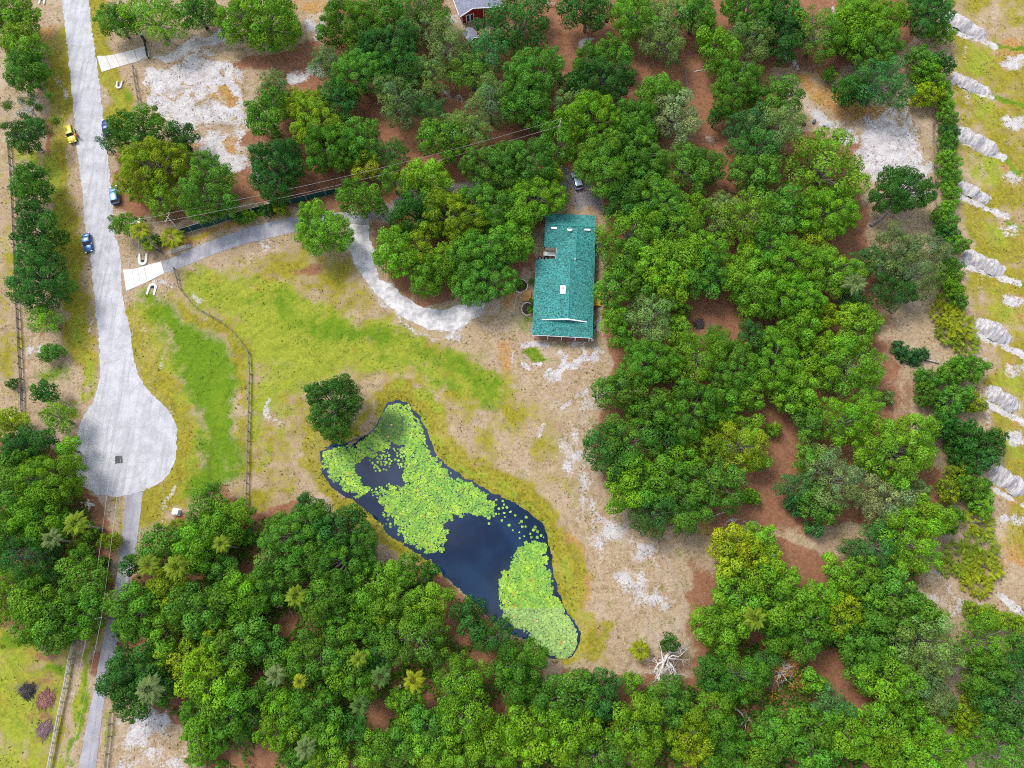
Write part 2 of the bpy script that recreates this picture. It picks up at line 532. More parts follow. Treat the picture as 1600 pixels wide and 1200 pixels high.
for p, w, a in (([(925, 608), (870, 635)], 9, .75), ([(850, 655), (845, 682)], 8, .6), ([(893, 665), (912, 712)], 10, .7), ([(905, 765), (960, 830)], 14, .62),
                ([(1005, 835), (1035, 842)], 12, .6), ([(998, 855), (1032, 895)], 12, .68), ([(940, 600), (930, 640)], 7, .6), ([(1140, 815), (1180, 825)], 14, .55),
                ([(88, 50), (98, 140), (106, 190)], 9, .62), ([(113, 245), (120, 290)], 8, .55), ([(133, 400), (148, 520)], 6, .5), ([(105, 80), (100, 20)], 6, .6),
                ([(540, 375), (560, 420), (600, 475), (660, 516), (720, 518), (752, 486)], 7, .85), ([(410, 385), (440, 382)], 12, .55), ([(430, 630), (445, 660)], 14, .55),
                ([(475, 745), (490, 765)], 8, .6), ([(40, 545), (60, 545)], 20, .5), ([(20, 240), (35, 600)], 10, .42), ([(245, 445), (262, 450)], 10, .6),
                ([(300, 455), (320, 485)], 12, .5), ([(245, 560), (260, 640)], 14, .45), ([(262, 760), (250, 810)], 14, .5), ([(213, 410), (200, 408)], 10, .55),
                ([(215, 500), (222, 525)], 8, .5), ([(940, 345), (948, 440), (940, 520)], 10, .62), ([(960, 300), (945, 320)], 12, .7),
                ([(125, 1000), (100, 1140)], 7, .5), ([(1000, 900), (960, 950)], 20, .4), ([(1245, 105), (1230, 95)], 20, .75), ([(1300, 10), (1310, 30)], 16, .7),
                ([(1165, 110), (1175, 100)], 16, .7), ([(920, 68), (930, 68)], 16, .7), ([(700, 145), (715, 160)], 16, .7), ([(700, 30), (720, 50)], 22, .55)):
    sand.line(p, w, a, 9)
sand.poly([(178, 1120), (230, 1100), (270, 1105), (310, 1170), (300, 1240), (172, 1240)], 0.56, 22)
sand.poly([(1440, 890), (1480, 870), (1500, 930), (1560, 930), (1570, 945), (1500, 960), (1480, 985), (1450, 960)], 0.55, 18)
sand.poly([(1470, 1070), (1480, 1100), (1475, 1140), (1500, 1180), (1470, 1160), (1450, 1130)], 0.5, 14)
sand.U, sand.V = U + smooth_noise(6, 9), V + smooth_noise(6, 10)
for (a, b, t0, t1) in MOUNDS:
    sand.line([t0, t1], 11, 0.97, 5)
    sand.line([a, b], 12, 0.9, 6)
    sand.blob(1585, (a[1] + b[1]) / 2 + 62, 24, 13, 0.72).blob(1505 + (a[1]) * 0.065, a[1] + 50, 7, 30, 0.45)
sand.line([(1560, 930), (1600, 960)], 14, 0.9, 8)
sand.line([(1365, 480), (1385, 640)], 40, 0.3, 20)
sand.U, sand.V = UW, VW
sand.poly([(885, 600), (950, 600), (925, 680), (930, 760), (990, 830), (1060, 860), (1050, 950), (980, 970), (930, 900), (890, 800), (860, 700)], .5, 40)
sand.blob(300, 84, 44, 12, .6).blob(405, 268, 20, 22, .62).blob(335, 240, 32, 14, .66).blob(392, 120, 14, 20, .6)
for (x, y, rx, ry, v_) in ((358, 152, 16, 10, .8), (354, 121, 8, 7, .8), (300, 226, 24, 10, .5), (275, 140, 26, 9, .45), (330, 165, 30, 8, .45), (350, 196, 32, 9, .4), (372, 220, 12, 16, .6), (235, 150, 10, 20, .3)):
    sand.a *= 1 - v_ * np.clip(1.5 - np.hypot((UW - x) / rx, (VW - y) / ry), 0, 1)

sand.a *= 1 - np.clip(1.6 - np.hypot((U - 840) / 20, (V - 558) / 6.5), 0, 1)
litter = mk()
litter.poly(WOOD_NORTH, 1.0, 16).poly(WOOD_SOUTH, 1.0, 16).poly(WOOD_WEST, 1.0, 14)
litter.poly([(365, 110), (390, 88), (440, 75), (480, 62), (505, 80), (480, 110), (455, 118), (400, 105)], 0.95, 12)
litter.poly([(370, 275), (400, 240), (430, 250), (420, 300), (395, 310)], 0.8, 14).line([(295, 225), (330, 245)], 16, 0.6, 12)
litter.line([(400, 215), (440, 225)], 30, 0.7, 14).blob(1090, 950, 30, 70, 0.75).blob(1040, 1040, 60, 16, .55).blob(960, 640, 24, 60, 0.6)
litter.line([(1365, 480), (1380, 560), (1400, 660)], 60, 0.58, 26).line([(1330, 300), (1340, 380)], 50, 0.55, 20)
litter.line([(80, 360), (95, 400)], 14, 0.7, 10).line([(60, 520), (95, 520)], 16, 0.75, 12).line([(75, 195), (78, 235)], 12, 0.8, 10)
litter.line([(925, 340), (945, 400), (938, 480)], 12, 0.62, 8).line([(840, 335), (838, 400)], 12, 0.95, 8)
litter.line([(710, 20), (720, 55)], 20, 0.4, 12).line([(860, 0), (875, 60), (900, 90)], 22, 0.85, 10)
litter.blob(480, 420, 30, 12, 0.55).line([(615, 430), (650, 470), (700, 478)], 12, 0.9, 8)
litter.blob(60, 1090, 30, 60, 0.4).blob(75, 1020, 24, 12, 0.6).line([(190, 1000), (230, 1005)], 14, 0.9, 8).line([(270, 1100), (300, 1060)], 18, 0.8, 8)
litter.line([(830, 528), (925, 533)], 5, 0.8, 4)
litter.cut([(545, 335), (580, 330), (640, 300), (735, 285), (800, 285), (890, 262), (950, 300), (930, 340), (890, 300), (740, 300), (650, 315), (590, 352)], 8)

dark = mk()
dark.blob(42, 1080, 16, 12, 1.0, 0.6).blob(28, 1072, 14, 12, 0.45).line([(80, 1000), (88, 1030)], 22, 0.5, 12).line([(70, 1100), (85, 1150)], 20, 0.4, 14)
dark.blob(1022, 838, 16, 6, 0.5).blob(1030, 865, 8, 8, 0.4).blob(468, 108, 10, 6, 0.4)
dark.line([(1462, 150), (1465, 230), (1468, 330)], 5, 0.8, 4)
dark.line([(1095, 512), (1110, 520)], 14, 0.55, 10)
dark.U, dark.V = U + 0.5 * smooth_noise(6, 9), V + 0.5 * smooth_noise(6, 10)
dark.line([(575, 680), (540, 692)], 5, 0.9, 4)
dark.blob(320, 165, 24, 10, 0.4).blob(350, 195, 26, 10, 0.4).blob(275, 140, 18, 7, 0.35)
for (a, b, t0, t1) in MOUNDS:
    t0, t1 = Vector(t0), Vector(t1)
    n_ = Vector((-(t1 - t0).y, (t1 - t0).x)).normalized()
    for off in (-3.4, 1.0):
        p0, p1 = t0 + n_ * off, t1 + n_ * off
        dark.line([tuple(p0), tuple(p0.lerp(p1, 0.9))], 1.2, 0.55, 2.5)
for k in range(5):
    o_ = k * 6
    dark.line([(770, 640 + o_), (815, 652 + o_), (860, 645 + o_), (895, 622 + o_), (915, 600 + o_)], 1.4, .34, 2.5)
for k in range(3):
    o_ = k * 9
    dark.line([(905 + o_, 720), (930 + o_, 800), (985 + o_, 860), (1010 + o_, 930)], 1.4, .28, 2.5)
drv = mk()
drv.poly([(577, 333), (640, 298), (735, 283), (800, 283), (890, 262), (950, 300), (945, 335), (895, 335), (890, 300), (740, 300), (650, 318), (577, 352)], 0.9, 6)

PATCH1, PATCH2 = smooth_noise(26, 21), smooth_noise(10, 22)
for m_, k1, k2 in ((lush, .16, .12), (lime, .26, .18), (olive, .26, .2), (orange, .22, .18), (sand, .14, .16), (litter, .1, .12)):
    m_.a = np.clip(m_.a + np.minimum(m_.a * 2, 1) * (k1 * PATCH1 + k2 * PATCH2) * np.where(m_.a > .97, .6, 1), 0, 1.1)
    PATCH1, PATCH2 = np.roll(PATCH1, 61, 1), np.roll(PATCH2, 47, 0)
nv = GX.size
ny_, nx_ = GX.shape
verts = np.stack([GX.ravel(), GY.ravel(), GZ.ravel()], 1)
ii = np.arange(nv).reshape(ny_, nx_)
quads = np.stack([ii[:-1, :-1], ii[:-1, 1:], ii[1:, 1:], ii[1:, :-1]], -1).reshape(-1, 4)
gm = bpy.data.meshes.new('ground')
gm.vertices.add(nv)
gm.vertices.foreach_set('co', verts.ravel().astype(np.float32))
gm.loops.add(quads.size)
gm.loops.foreach_set('vertex_index', quads.ravel().astype(np.int32))
gm.polygons.add(len(quads))
gm.polygons.foreach_set('loop_start', np.arange(0, quads.size, 4, dtype=np.int32))
gm.polygons.foreach_set('use_smooth', np.ones(len(quads), bool))
gm.update()
for nm, ch in (('cover_a', (lush, olive, sand, litter)), ('cover_b', (dark, orange, lime, drv))):
    at = gm.attributes.new(nm, 'FLOAT_COLOR', 'POINT')
    at.data.foreach_set('color', np.stack([c.a.ravel() for c in ch], 1).ravel().astype(np.float32))


def ground_material():
    m, n, l, b = new_mat('ground_cover')
    tc = n.new('ShaderNodeTexCoord').outputs['Object']
    a = n.new('ShaderNodeAttribute')
    a.attribute_name = 'cover_a'
    sa = n.new('ShaderNodeSeparateColor')
    l.new(a.outputs['Color'], sa.inputs[0])
    c = n.new('ShaderNodeAttribute')
    c.attribute_name = 'cover_b'
    sc = n.new('ShaderNodeSeparateColor')
    l.new(c.outputs['Color'], sc.inputs[0])

    def nz(scale, detail, rough, dist=0.0):      # noise spread over about -1..1
        return _math(n, l, 'MULTIPLY', _math(n, l, 'SUBTRACT', _noise(n, l, scale, detail, rough, tc, dist), 0.5), 4.0)
    big, med, med2 = nz(0.11, 5, 0.6), nz(0.45, 6, 0.62, 0.5), nz(0.7, 6, 0.68, 0.9)
    fine, grit, spk = nz(1.9, 4, 0.7), nz(4.2, 3, 0.75), nz(2.7, 5, 0.8, 0.3)
    mixn = _math(n, l, 'ADD', _math(n, l, 'MULTIPLY', med, 0.55), _math(n, l, 'MULTIPLY', grit, 0.45))
    mixn2 = _math(n, l, 'ADD', _math(n, l, 'MULTIPLY', med2, 0.5), _math(n, l, 'MULTIPLY', fine, 0.5))

    def fac(mask, noise, k, lo=0.30, hi=0.70):
        return _step(n, l, _math(n, l, 'ADD', mask, _math(n, l, 'MULTIPLY', noise, k)), lo, hi)

    def two(noise, c1, c2, w=0.7):
        return _mix(n, l, _step(n, l, noise, -w, w), c1, c2)

    def over(col, f, k, c):
        return _mix(n, l, _math(n, l, 'MULTIPLY', f, k), col, c)
    fl = n.new('ShaderNodeAttribute')
    fl.attribute_name = 'bank_distance'
    cv = n.new('ShaderNodeCombineXYZ')
    l.new(_math(n, l, 'ADD', _math(n, l, 'MULTIPLY', fl.outputs['Fac'], 0.8), _math(n, l, 'MULTIPLY', med, 0.25)), cv.inputs[0])
    l.new(_math(n, l, 'MULTIPLY', big, 0.8), cv.inputs[1])
    mow = _math(n, l, 'MULTIPLY', _math(n, l, 'SUBTRACT', _noise(n, l, 1.0, 4, 0.6, cv.outputs[0]), 0.5), 4.0)
    col = two(mixn2, (0.235, 0.155, 0.085), (0.42, 0.33, 0.235))
    col = over(col, _step(n, l, mow, 0.0, 0.8), 0.45, (0.47, 0.37, 0.30))
    col = over(col, _step(n, l, mow, 0.1, -0.8), 0.35, (0.25, 0.20, 0.075))
    col = over(col, _step(n, l, big, 0.0, 0.8), 0.5, (0.47, 0.38, 0.32))
    col = over(col, _step(n, l, _math(n, l, 'ADD', spk, _math(n, l, 'MULTIPLY', med, .6)), 0.25, 0.55), 0.8, (0.13, 0.092, 0.04))
    # straw and orange dry grass
    col = _mix(n, l, fac(sc.outputs[1], mixn, 0.45, 0.2, 0.8), col, two(fine, (0.26, 0.13, 0.042), (0.41, 0.25, 0.10)))
    # olive rough grass
    gc = two(mixn2, (0.13, 0.125, 0.012), (0.31, 0.265, 0.03))
    gc = over(gc, _step(n, l, _math(n, l, 'ADD', grit, big), 0.1, 0.9), 0.5, (0.40, 0.31, 0.14))
    gc = over(gc, _step(n, l, spk, 0.35, 0.7), 0.5, (0.10, 0.085, 0.02))
    col = _mix(n, l, fac(sa.outputs[1], mixn2, 0.7, 0.1, 0.8), col, gc)
    # lime turf
    lc = two(mixn2, (0.14, 0.19, 0.014), (0.29, 0.31, 0.035))
    lc = over(lc, _step(n, l, grit, .2, .8), .45, (0.36, 0.32, 0.13))
    lc = over(lc, _step(n, l, spk, 0.4, 0.75), 0.5, (0.15, 0.14, 0.03))
    col = _mix(n, l, fac(sc.outputs[2], _math(n, l, 'ADD', mixn, _math(n, l, 'MULTIPLY', big, .35)), 0.8, 0.1, 0.9), col, lc)
    # lush turf
    uc = two(mixn2, (0.065, 0.14, 0.008), (0.135, 0.22, 0.012))
    uc = over(uc, _step(n, l, big, 0.0, 0.9), 0.6, (0.18, 0.235, 0.014))
    col = _mix(n, l, fac(sa.outputs[0], mixn, 0.45, 0.15, 0.95), col, uc)
    # mowing and wheel lines follow the bank
    mul = n.new('ShaderNodeMix')
    mul.data_type = 'RGBA'
    mul.blend_type = 'MULTIPLY'
    l.new(_math(n, l, 'MULTIPLY', _step(n, l, mow, -0.1, 0.7), 0.5), mul.inputs['Factor'])
    l.new(col, mul.inputs['A'])
    mul.inputs['B'].default_value = (0.68, 0.66, 0.6, 1)
    col = mul.outputs['Result']
    # leaf litter and pine straw
    lt = two(mixn2, (0.16, 0.072, 0.04), (0.28, 0.14, 0.08))
    lt = over(lt, _step(n, l, spk, 0.3, 0.7), 0.45, (0.36, 0.25, 0.18))
    lt = over(lt, _step(n, l, grit, 0.35, 0.7), 0.5, (0.10, 0.055, 0.03))
    col = _mix(n, l, fac(a.outputs['Alpha'], mixn, 0.35, 0.25, 0.70), col, lt)
    # pale sand
    sn = _math(n, l, 'ADD', _math(n, l, 'MULTIPLY', mixn2, 0.5), _math(n, l, 'MULTIPLY', grit, 0.2))
    sf = _step(n, l, _math(n, l, 'ADD', sa.outputs[2], sn), 0.46, 0.74)
    scl = two(med2, (0.52, 0.505, 0.50), (0.38, 0.355, 0.36))
    scl = over(scl, _step(n, l, _math(n, l, 'ADD', spk, _math(n, l, 'MULTIPLY', med, .7)), 0.05, 0.6), 0.8, (0.17, 0.15, 0.15))
    scl = over(scl, _step(n, l, med, 0.2, 1.0), 0.5, (0.42, 0.33, 0.30))
    col = _mix(n, l, sf, col, scl)
    # service drive of dark gravel
    col = _mix(n, l, fac(c.outputs['Alpha'], fine, 0.3), col, two(grit, (0.13, 0.115, 0.125), (0.30, 0.275, 0.29)))
    # ash, burnt spots, wheel ruts
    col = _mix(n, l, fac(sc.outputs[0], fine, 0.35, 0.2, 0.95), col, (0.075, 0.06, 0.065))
    l.new(col, b.inputs['Base Color'])
    b.inputs['Roughness'].default_value = 0.95
    b.inputs['Specular IOR Level'].default_value = 0.1
    _bump(n, l, b, _math(n, l, 'ADD', fine, grit), 0.35, 0.06)
    return m


at = gm.attributes.new('bank_distance', 'FLOAT', 'POINT')
at.data.foreach_set('value', sd_pond.ravel().astype(np.float32))
gm.materials.append(ground_material())
ground = obj('ground', gm)
tag(ground, kind='structure')


def paving_material(name, c1, c2, crack=0.0, scale=1.0, dark_c=(0.1, 0.1, 0.11), streak=True):
    m, n, l, b = new_mat(name)
    tc = n.new('ShaderNodeTexCoord').outputs['Object']
    f1 = _noise(n, l, 0.35 * scale, 5, 0.6, tc)
    f2 = _noise(n, l, 5.0 * scale, 4, 0.7, tc)
    col = _mix(n, l, _step(n, l, f1, 0.35, 0.65), c1, c2)
    col = _mix(n, l, _math(n, l, 'MULTIPLY', _step(n, l, f2, 0.5, 0.72), 0.35), col, dark_c)
    if streak:
        mp = n.new('ShaderNodeMapping')
        mp.inputs['Scale'].default_value = (1.1, 0.06, 1)
        mp.inputs['Rotation'].default_value = (0, 0, R_(-8))
        l.new(tc, mp.inputs['Vector'])
        f3 = _noise(n, l, 1.0, 3, 0.6, mp.outputs['Vector'])
        col = _mix(n, l, _math(n, l, 'MULTIPLY', _step(n, l, f3, 0.45, 0.68), 0.42), col, tuple(x * 0.62 for x in c1))
    if crack:
        vo = n.new('ShaderNodeTexVoronoi')
        vo.feature = 'DISTANCE_TO_EDGE'
        vo.inputs['Scale'].default_value = 0.28
        vd = n.new('ShaderNodeVectorMath')
        vd.operation = 'ADD'
        nz = n.new('ShaderNodeTexNoise')
        nz.inputs['Scale'].default_value = 0.8
        l.new(tc, nz.inputs['Vector'])
        l.new(tc, vd.inputs[0])
        l.new(nz.outputs['Color'], vd.inputs[1])
        l.new(vd.outputs[0], vo.inputs['Vector'])
        k = _math(n, l, 'SUBTRACT', 1.0, _step(n, l, vo.outputs['Distance'], 0.004, 0.016))
        col = _mix(n, l, _math(n, l, 'MULTIPLY', k, crack), col, dark_c)
    l.new(col, b.inputs['Base Color'])
    b.inputs['Roughness'].default_value = 0.9
    _bump(n, l, b, f2, 0.3, 0.04)
    return m


def add_turning_marks(m, centre):
    "rings of tyre scuffs round the turning circle"
    n, l = m.node_tree.nodes, m.node_tree.links
    b = n['Principled BSDF']
    src = b.inputs['Base Color'].links[0].from_socket
    tc = n.new('ShaderNodeTexCoord').outputs['Object']
    vm = n.new('ShaderNodeVectorMath')
    vm.operation = 'DISTANCE'
    l.new(tc, vm.inputs[0])
    vm.inputs[1].default_value = (centre.x, centre.y, 0)
    d = vm.outputs['Value']
    cv = n.new('ShaderNodeCombineXYZ')
    l.new(_math(n, l, 'ADD', d, _math(n, l, 'MULTIPLY', _noise(n, l, .12, 3, .5, tc), 9.0)), cv.inputs[0])
    l.new(_noise(n, l, .08, 2, .5, tc), cv.inputs[1])
    f = _step(n, l, _noise(n, l, 1.3, 4, .65, cv.outputs[0]), .46, .66)
    msk = _step(n, l, d, 14.0, 8.0)
    col = _mix(n, l, _math(n, l, 'MULTIPLY', _math(n, l, 'MULTIPLY', f, msk), .24), src, (.24, .24, .255))
    st = _math(n, l, 'MULTIPLY', _step(n, l, _noise(n, l, .9, 4, .7, tc), .60, .70), .35)
    l.new(_mix(n, l, st, col, (.16, .155, .16)), b.inputs['Base Color'])


M_ROAD = paving_material('worn_asphalt', (0.36, 0.36, 0.385), (0.46, 0.46, 0.49), 0.22)
M_LANE = paving_material('lane_asphalt', (0.26, 0.255, 0.285), (0.33, 0.325, 0.355), 0.2)
M_DRIVE = paving_material('drive_asphalt', (0.26, 0.255, 0.285), (0.35, 0.345, 0.375), 0.25)
M_GRAVEL = paving_material('gravel', (0.34, 0.325, 0.33), (0.58, 0.57, 0.57), 0.0, 1.6, (0.12, 0.11, 0.11), False)
M_CONC = paving_material('white_concrete', (0.56, 0.55, 0.55), (0.63, 0.62, 0.62), 0.0, 1.0, (0.62, 0.6, 0.58), False)
M_OLDCONC = paving_material('stained_concrete', (0.48, 0.46, 0.44), (0.58, 0.565, 0.55), 0.0, 1.4, (0.22, 0.2, 0.18), False)
M_PATCH = simple_mat('fresh_tar', (0.05, 0.05, 0.055), (0.09, 0.09, 0.095), 4, 0.85)
add_turning_marks(M_ROAD, unp(190, 715))
sheet('road', ROAD, 0.02, M_ROAD, 0.12, 0.5)
sheet('lane', LANE, 0.012, M_LANE, 0.04, 0.6)
sheet('driveway', DRIVE, 0.016, M_DRIVE, 0.06, 0.6)
sheet('gravel_drive', GRAVEL, 0.010, M_GRAVEL, 0.16, 0.6)
sheet('road_patch', [(180, 713), (191, 712), (192, 724), (180, 725)], 0.026, M_PATCH, 0.03, 0.4)
sheet('concrete_strip', [(185, 887), (203, 889), (195, 940), (190, 953), (168, 951), (177, 930)], 0.017, M_OLDCONC, 0.03, 0.6)
sheet('garage_apron', [(862, 333), (866, 326), (880, 318), (891, 312), (895, 322), (896, 338), (862, 337)], 0.018, M_OLDCONC, 0.0, 0.6)

# ------------------------------------------------------------------ pond
WATER_Z = -0.45


def water_material():
    m, n, l, b = new_mat('pond_water')
    tc = n.new('ShaderNodeTexCoord').outputs['Object']
    b.inputs['Base Color'].default_value = (0.006, 0.014, 0.030, 1)
    f = _noise(n, l, 0.12, 3, 0.5, tc)
    l.new(_mix(n, l, _step(n, l, f, 0.4, 0.65), (0.003, 0.012, 0.036), (0.009, 0.028, 0.068)), b.inputs['Base Color'])
    b.inputs['Roughness'].default_value = 0.04
    b.inputs['IOR'].default_value = 1.45
    b.inputs['Specular IOR Level'].default_value = 0.5
    _bump(n, l, b, _noise(n, l, 1.2, 3, 0.5, tc), 0.03, 0.05)
    return m


wpoly = []
for u, v in POND:
    p = unp(u, v, WATER_Z)
    wpoly.append(p)
cen = sum(wpoly, Vector()) / len(wpoly)
wp2 = []
for i, p in enumerate(wpoly):
    a, b_ = wpoly[i - 1], wpoly[(i + 1) % len(wpoly)]
    t = (b_ - a)
    nrm = Vector((-t.y, t.x, 0)).normalized()
    wp2.append((p.x + nrm.x * 0.9, p.y + nrm.y * 0.9))
MBw = MB()
tri = tessellate_polygon([[Vector((a, b_, 0)) for a, b_ in wp2]])
wf = []
for t in tri:
    a, b_, c_ = [Vector((*wp2[i], 0)) for i in t]
    wf.append(tuple(t) if (b_ - a).cross(c_ - a).z > 0 else tuple(t[::-1]))
MBw.add([(a, b_, WATER_Z) for a, b_ in wp2], wf)
tag(MBw.build('pond_water', water_material()), kind='structure')


def attr_color_mat(name, rough=0.8, transl=0.0, spec=0.2):
    m, n, l, b = new_mat(name)
    a = n.new('ShaderNodeAttribute')
    a.attribute_name = 'tone'
    l.new(a.outputs['Color'], b.inputs['Base Color'])
    b.inputs['Roughness'].default_value = rough
    b.inputs['Specular IOR Level'].default_value = spec
    return m


M_PAD = attr_color_mat('lily_pad', 0.6, 0, 0.25)
LILY_DENSE = [
    [(597, 648), (607, 633), (620, 628), (640, 633), (649, 648), (660, 668), (661, 685), (668, 700), (680, 716), (697, 736), (715, 750), (735, 758), (752, 770), (768, 785),
     (772, 800), (755, 806), (730, 800), (707, 800), (692, 818), (695, 838), (688, 855), (668, 864), (645, 851), (630, 836), (615, 815), (600, 790), (588, 770), (605, 764), (622, 770), (640, 757), (632, 742), (634, 720), (629, 692), (620, 690), (604, 700), (590, 700), (580, 712), (566, 717), (555, 728),
     (552, 742), (560, 752), (577, 765), (562, 772), (545, 765), (530, 751), (514, 741), (506, 726), (504, 709), (520, 700), (540, 698), (560, 693), (576, 684), (590, 668)],
    [(840, 846), (851, 850), (850, 870), (855, 890), (862, 920), (872, 945), (890, 965), (905, 985), (903, 1010), (890, 1026), (870, 1029), (850, 1022), (838, 1006), (825, 985),
     (808, 975), (790, 960), (780, 935), (782, 915), (795, 890), (810, 870), (825, 850)]]
LILY_SPARSE = [[(690, 745), (770, 775), (800, 795), (830, 815), (850, 840), (835, 850), (800, 830), (765, 815), (740, 805)],
               [(570, 700), (605, 705), (612, 720), (600, 740), (585, 735)], [(580, 765), (600, 755), (625, 760), (625, 780), (590, 780)],
               [(615, 700), (635, 695), (640, 735), (618, 730)], [(845, 890), (865, 900), (868, 930), (850, 920)], [(600, 810), (625, 840), (650, 862), (635, 862), (605, 835)]]
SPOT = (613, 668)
pads, padcol = [], []
cell = {}


def pad_try(u, v, rmin, rmax, sep):
    p = unp(u, v, WATER_Z)
    r = random.uniform(rmin, rmax)
    k = (int(p.x / 0.6), int(p.y / 0.6))
    for a in (-1, 0, 1):
        for b_ in (-1, 0, 1):
            for q in cell.get((k[0] + a, k[1] + b_), ()):
                if (p.x - q[0]) ** 2 + (p.y - q[1]) ** 2 < (sep * (r + q[2])) ** 2:
                    return
    cell.setdefault(k, []).append((p.x, p.y, r))
    pads.append((p.x, p.y, r, u, v))


def in_poly(poly, N):
    xs, ys = [p[0] for p in poly], [p[1] for p in poly]
    uu, vv = rng.uniform(min(xs), max(xs), N), rng.uniform(min(ys), max(ys), N)
    d = sdf(poly, uu, vv)
    dp = sdf(POND, uu, vv)
    hole = np.sin(uu * .17 + 2.3 * np.sin(vv * .11 + 1)) * np.sin(vv * .21 + 2 * np.sin(uu * .09)) > .82
    wob = hole * 9 + 6.0 * np.sin(uu * .21 + 2 * np.sin(vv * .13)) * np.sin(vv * .19 + 1.7 * np.sin(uu * .11)) + rng.normal(0, 1.5, N)
    return [(a, b_) for a, b_, c_, e_ in zip(uu, vv, d + wob, dp) if c_ < 1.2 and e_ < -3.6 + 1.5 * math.sin(a * .13)]


for poly, N in zip(LILY_DENSE, (60000, 38000)):
    for u, v in in_poly(poly, N):
        pad_try(u, v, 0.09, 0.27, 0.5)
n_dense = len(pads)
for poly in LILY_SPARSE:
    for u, v in in_poly(poly, 420):
        if random.random() < 0.6:
            pad_try(u, v, 0.16, 0.32, 0.95)


def pad_shape(x, y, z, r, seg=7):
    a0 = random.uniform(0, 6.28)
    tx, ty = random.gauss(0, 0.06), random.gauss(0, 0.06)
    vs_ = [(x, y, z + 0.01)]
    for k in range(seg + 1):
        a = a0 + 0.18 + (6.283 - 0.36) * k / seg
        dx, dy = math.cos(a) * r * random.uniform(.92, 1.06), math.sin(a) * r * random.uniform(.92, 1.06)
        vs_.append((x + dx, y + dy, z + 0.012 + dx * tx + dy * ty + random.uniform(0, 0.02)))
    return vs_, [(0, k, k + 1) for k in range(1, seg + 1)]


def pad_colour(u, v):
    t = random.random()
    base = np.array((0.15, 0.34, 0.025)) * (1 - t) + np.array((0.27, 0.45, 0.06)) * t
    pt = math.sin(u * .11 + 2 * math.sin(v * .07)) * math.sin(v * .13 + 1.5 * math.sin(u * .05))
    base = base * (1 + .16 * pt) * np.array((1 + .14 * pt, 1, 1 - .2 * pt))
    if v > 950:
        base = base * 0.5 + np.array((0.30, 0.42, 0.17)) * 0.5
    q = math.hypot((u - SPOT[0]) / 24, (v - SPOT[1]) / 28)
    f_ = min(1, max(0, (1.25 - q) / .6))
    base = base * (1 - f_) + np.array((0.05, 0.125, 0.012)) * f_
    if random.random() < 0.008:
        base = np.array((0.45, 0.22, 0.05))
    return base * random.uniform(0.62, 1.15)


def set_tone(me, cols, per):
    at = me.attributes.new('tone', 'FLOAT_COLOR', 'POINT')
    arr = np.repeat(np.concatenate([np.array(cols), np.ones((len(cols), 1))], 1), per, 0)
    at.data.foreach_set('color', arr.ravel().astype(np.float32))


mv, mf, mc = [], [], []
loose = []
for i, (x, y, r, u, v) in enumerate(pads):
    if i >= n_dense and len(loose) < 300:
        loose.append((x, y, r, u, v))
        continue
    vs_, fs_ = pad_shape(x, y, WATER_Z + 0.015 + random.uniform(0, 0.02), r)
    k = len(mv)
    mv += vs_
    mf += [tuple(a + k for a in f) for f in fs_]
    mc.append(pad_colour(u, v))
me = mesh_np('lily_pad_mat', mv, mf, M_PAD)
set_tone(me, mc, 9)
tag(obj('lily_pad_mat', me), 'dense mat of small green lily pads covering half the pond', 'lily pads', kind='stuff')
lp_mesh = []
for k in range(10):
    vs_, fs_ = pad_shape(0, 0, 0, 1.0)
    vs_ = [(a, b_, c_ * 0.4) for a, b_, c_ in vs_]
    me = mesh_np('lily_pad', vs_, fs_, M_PAD)
    set_tone(me, [pad_colour(0, 0)], 9)
    lp_mesh.append(me)
for i, (x, y, r, u, v) in enumerate(loose):
    o = obj('lily_pad', lp_mesh[i % 10], loc=(x, y, WATER_Z + 0.012), rz=random.uniform(0, 6.28), scale=(r, r, 1))
    tag(o, 'single small lily pad floating loose on open dark pond water', 'lily pad', 'loose lily pads on open water')

# ------------------------------------------------------------------ vegetation prototypes
def leaf_material():
    m, n, l, b = new_mat('leaf')
    oi = n.new('ShaderNodeObjectInfo')
    at = n.new('ShaderNodeAttribute')
    at.attribute_name = 'tone'
    mul = n.new('ShaderNodeMix')
    mul.data_type = 'RGBA'
    mul.blend_type = 'MULTIPLY'
    mul.inputs['Factor'].default_value = 1.0
    l.new(oi.outputs['Color'], mul.inputs['A'])
    l.new(at.outputs['Color'], mul.inputs['B'])
    col = mul.outputs['Result']
    b.inputs['Roughness'].default_value = 0.6
    b.inputs['Specular IOR Level'].default_value = 0.10
    l.new(col, b.inputs['Base Color'])
    tr = n.new('ShaderNodeBsdfTranslucent')
    l.new(col, tr.inputs['Color'])
    mx = n.new('ShaderNodeMixShader')
    mx.inputs[0].default_value = 0.42
    l.new(b.outputs[0], mx.inputs[1])
    l.new(tr.outputs[0], mx.inputs[2])
    l.new(mx.outputs[0], n['Material Output'].inputs['Surface'])
    return m


M_LEAF = leaf_material()
M_BARK = simple_mat('bark', (0.13, 0.11, 0.095), (0.27, 0.245, 0.225), 4, 0.95, bump=0.4)
M_DEAD = simple_mat('bleached_wood', (0.42, 0.40, 0.38), (0.62, 0.60, 0.58), 3, 0.9)


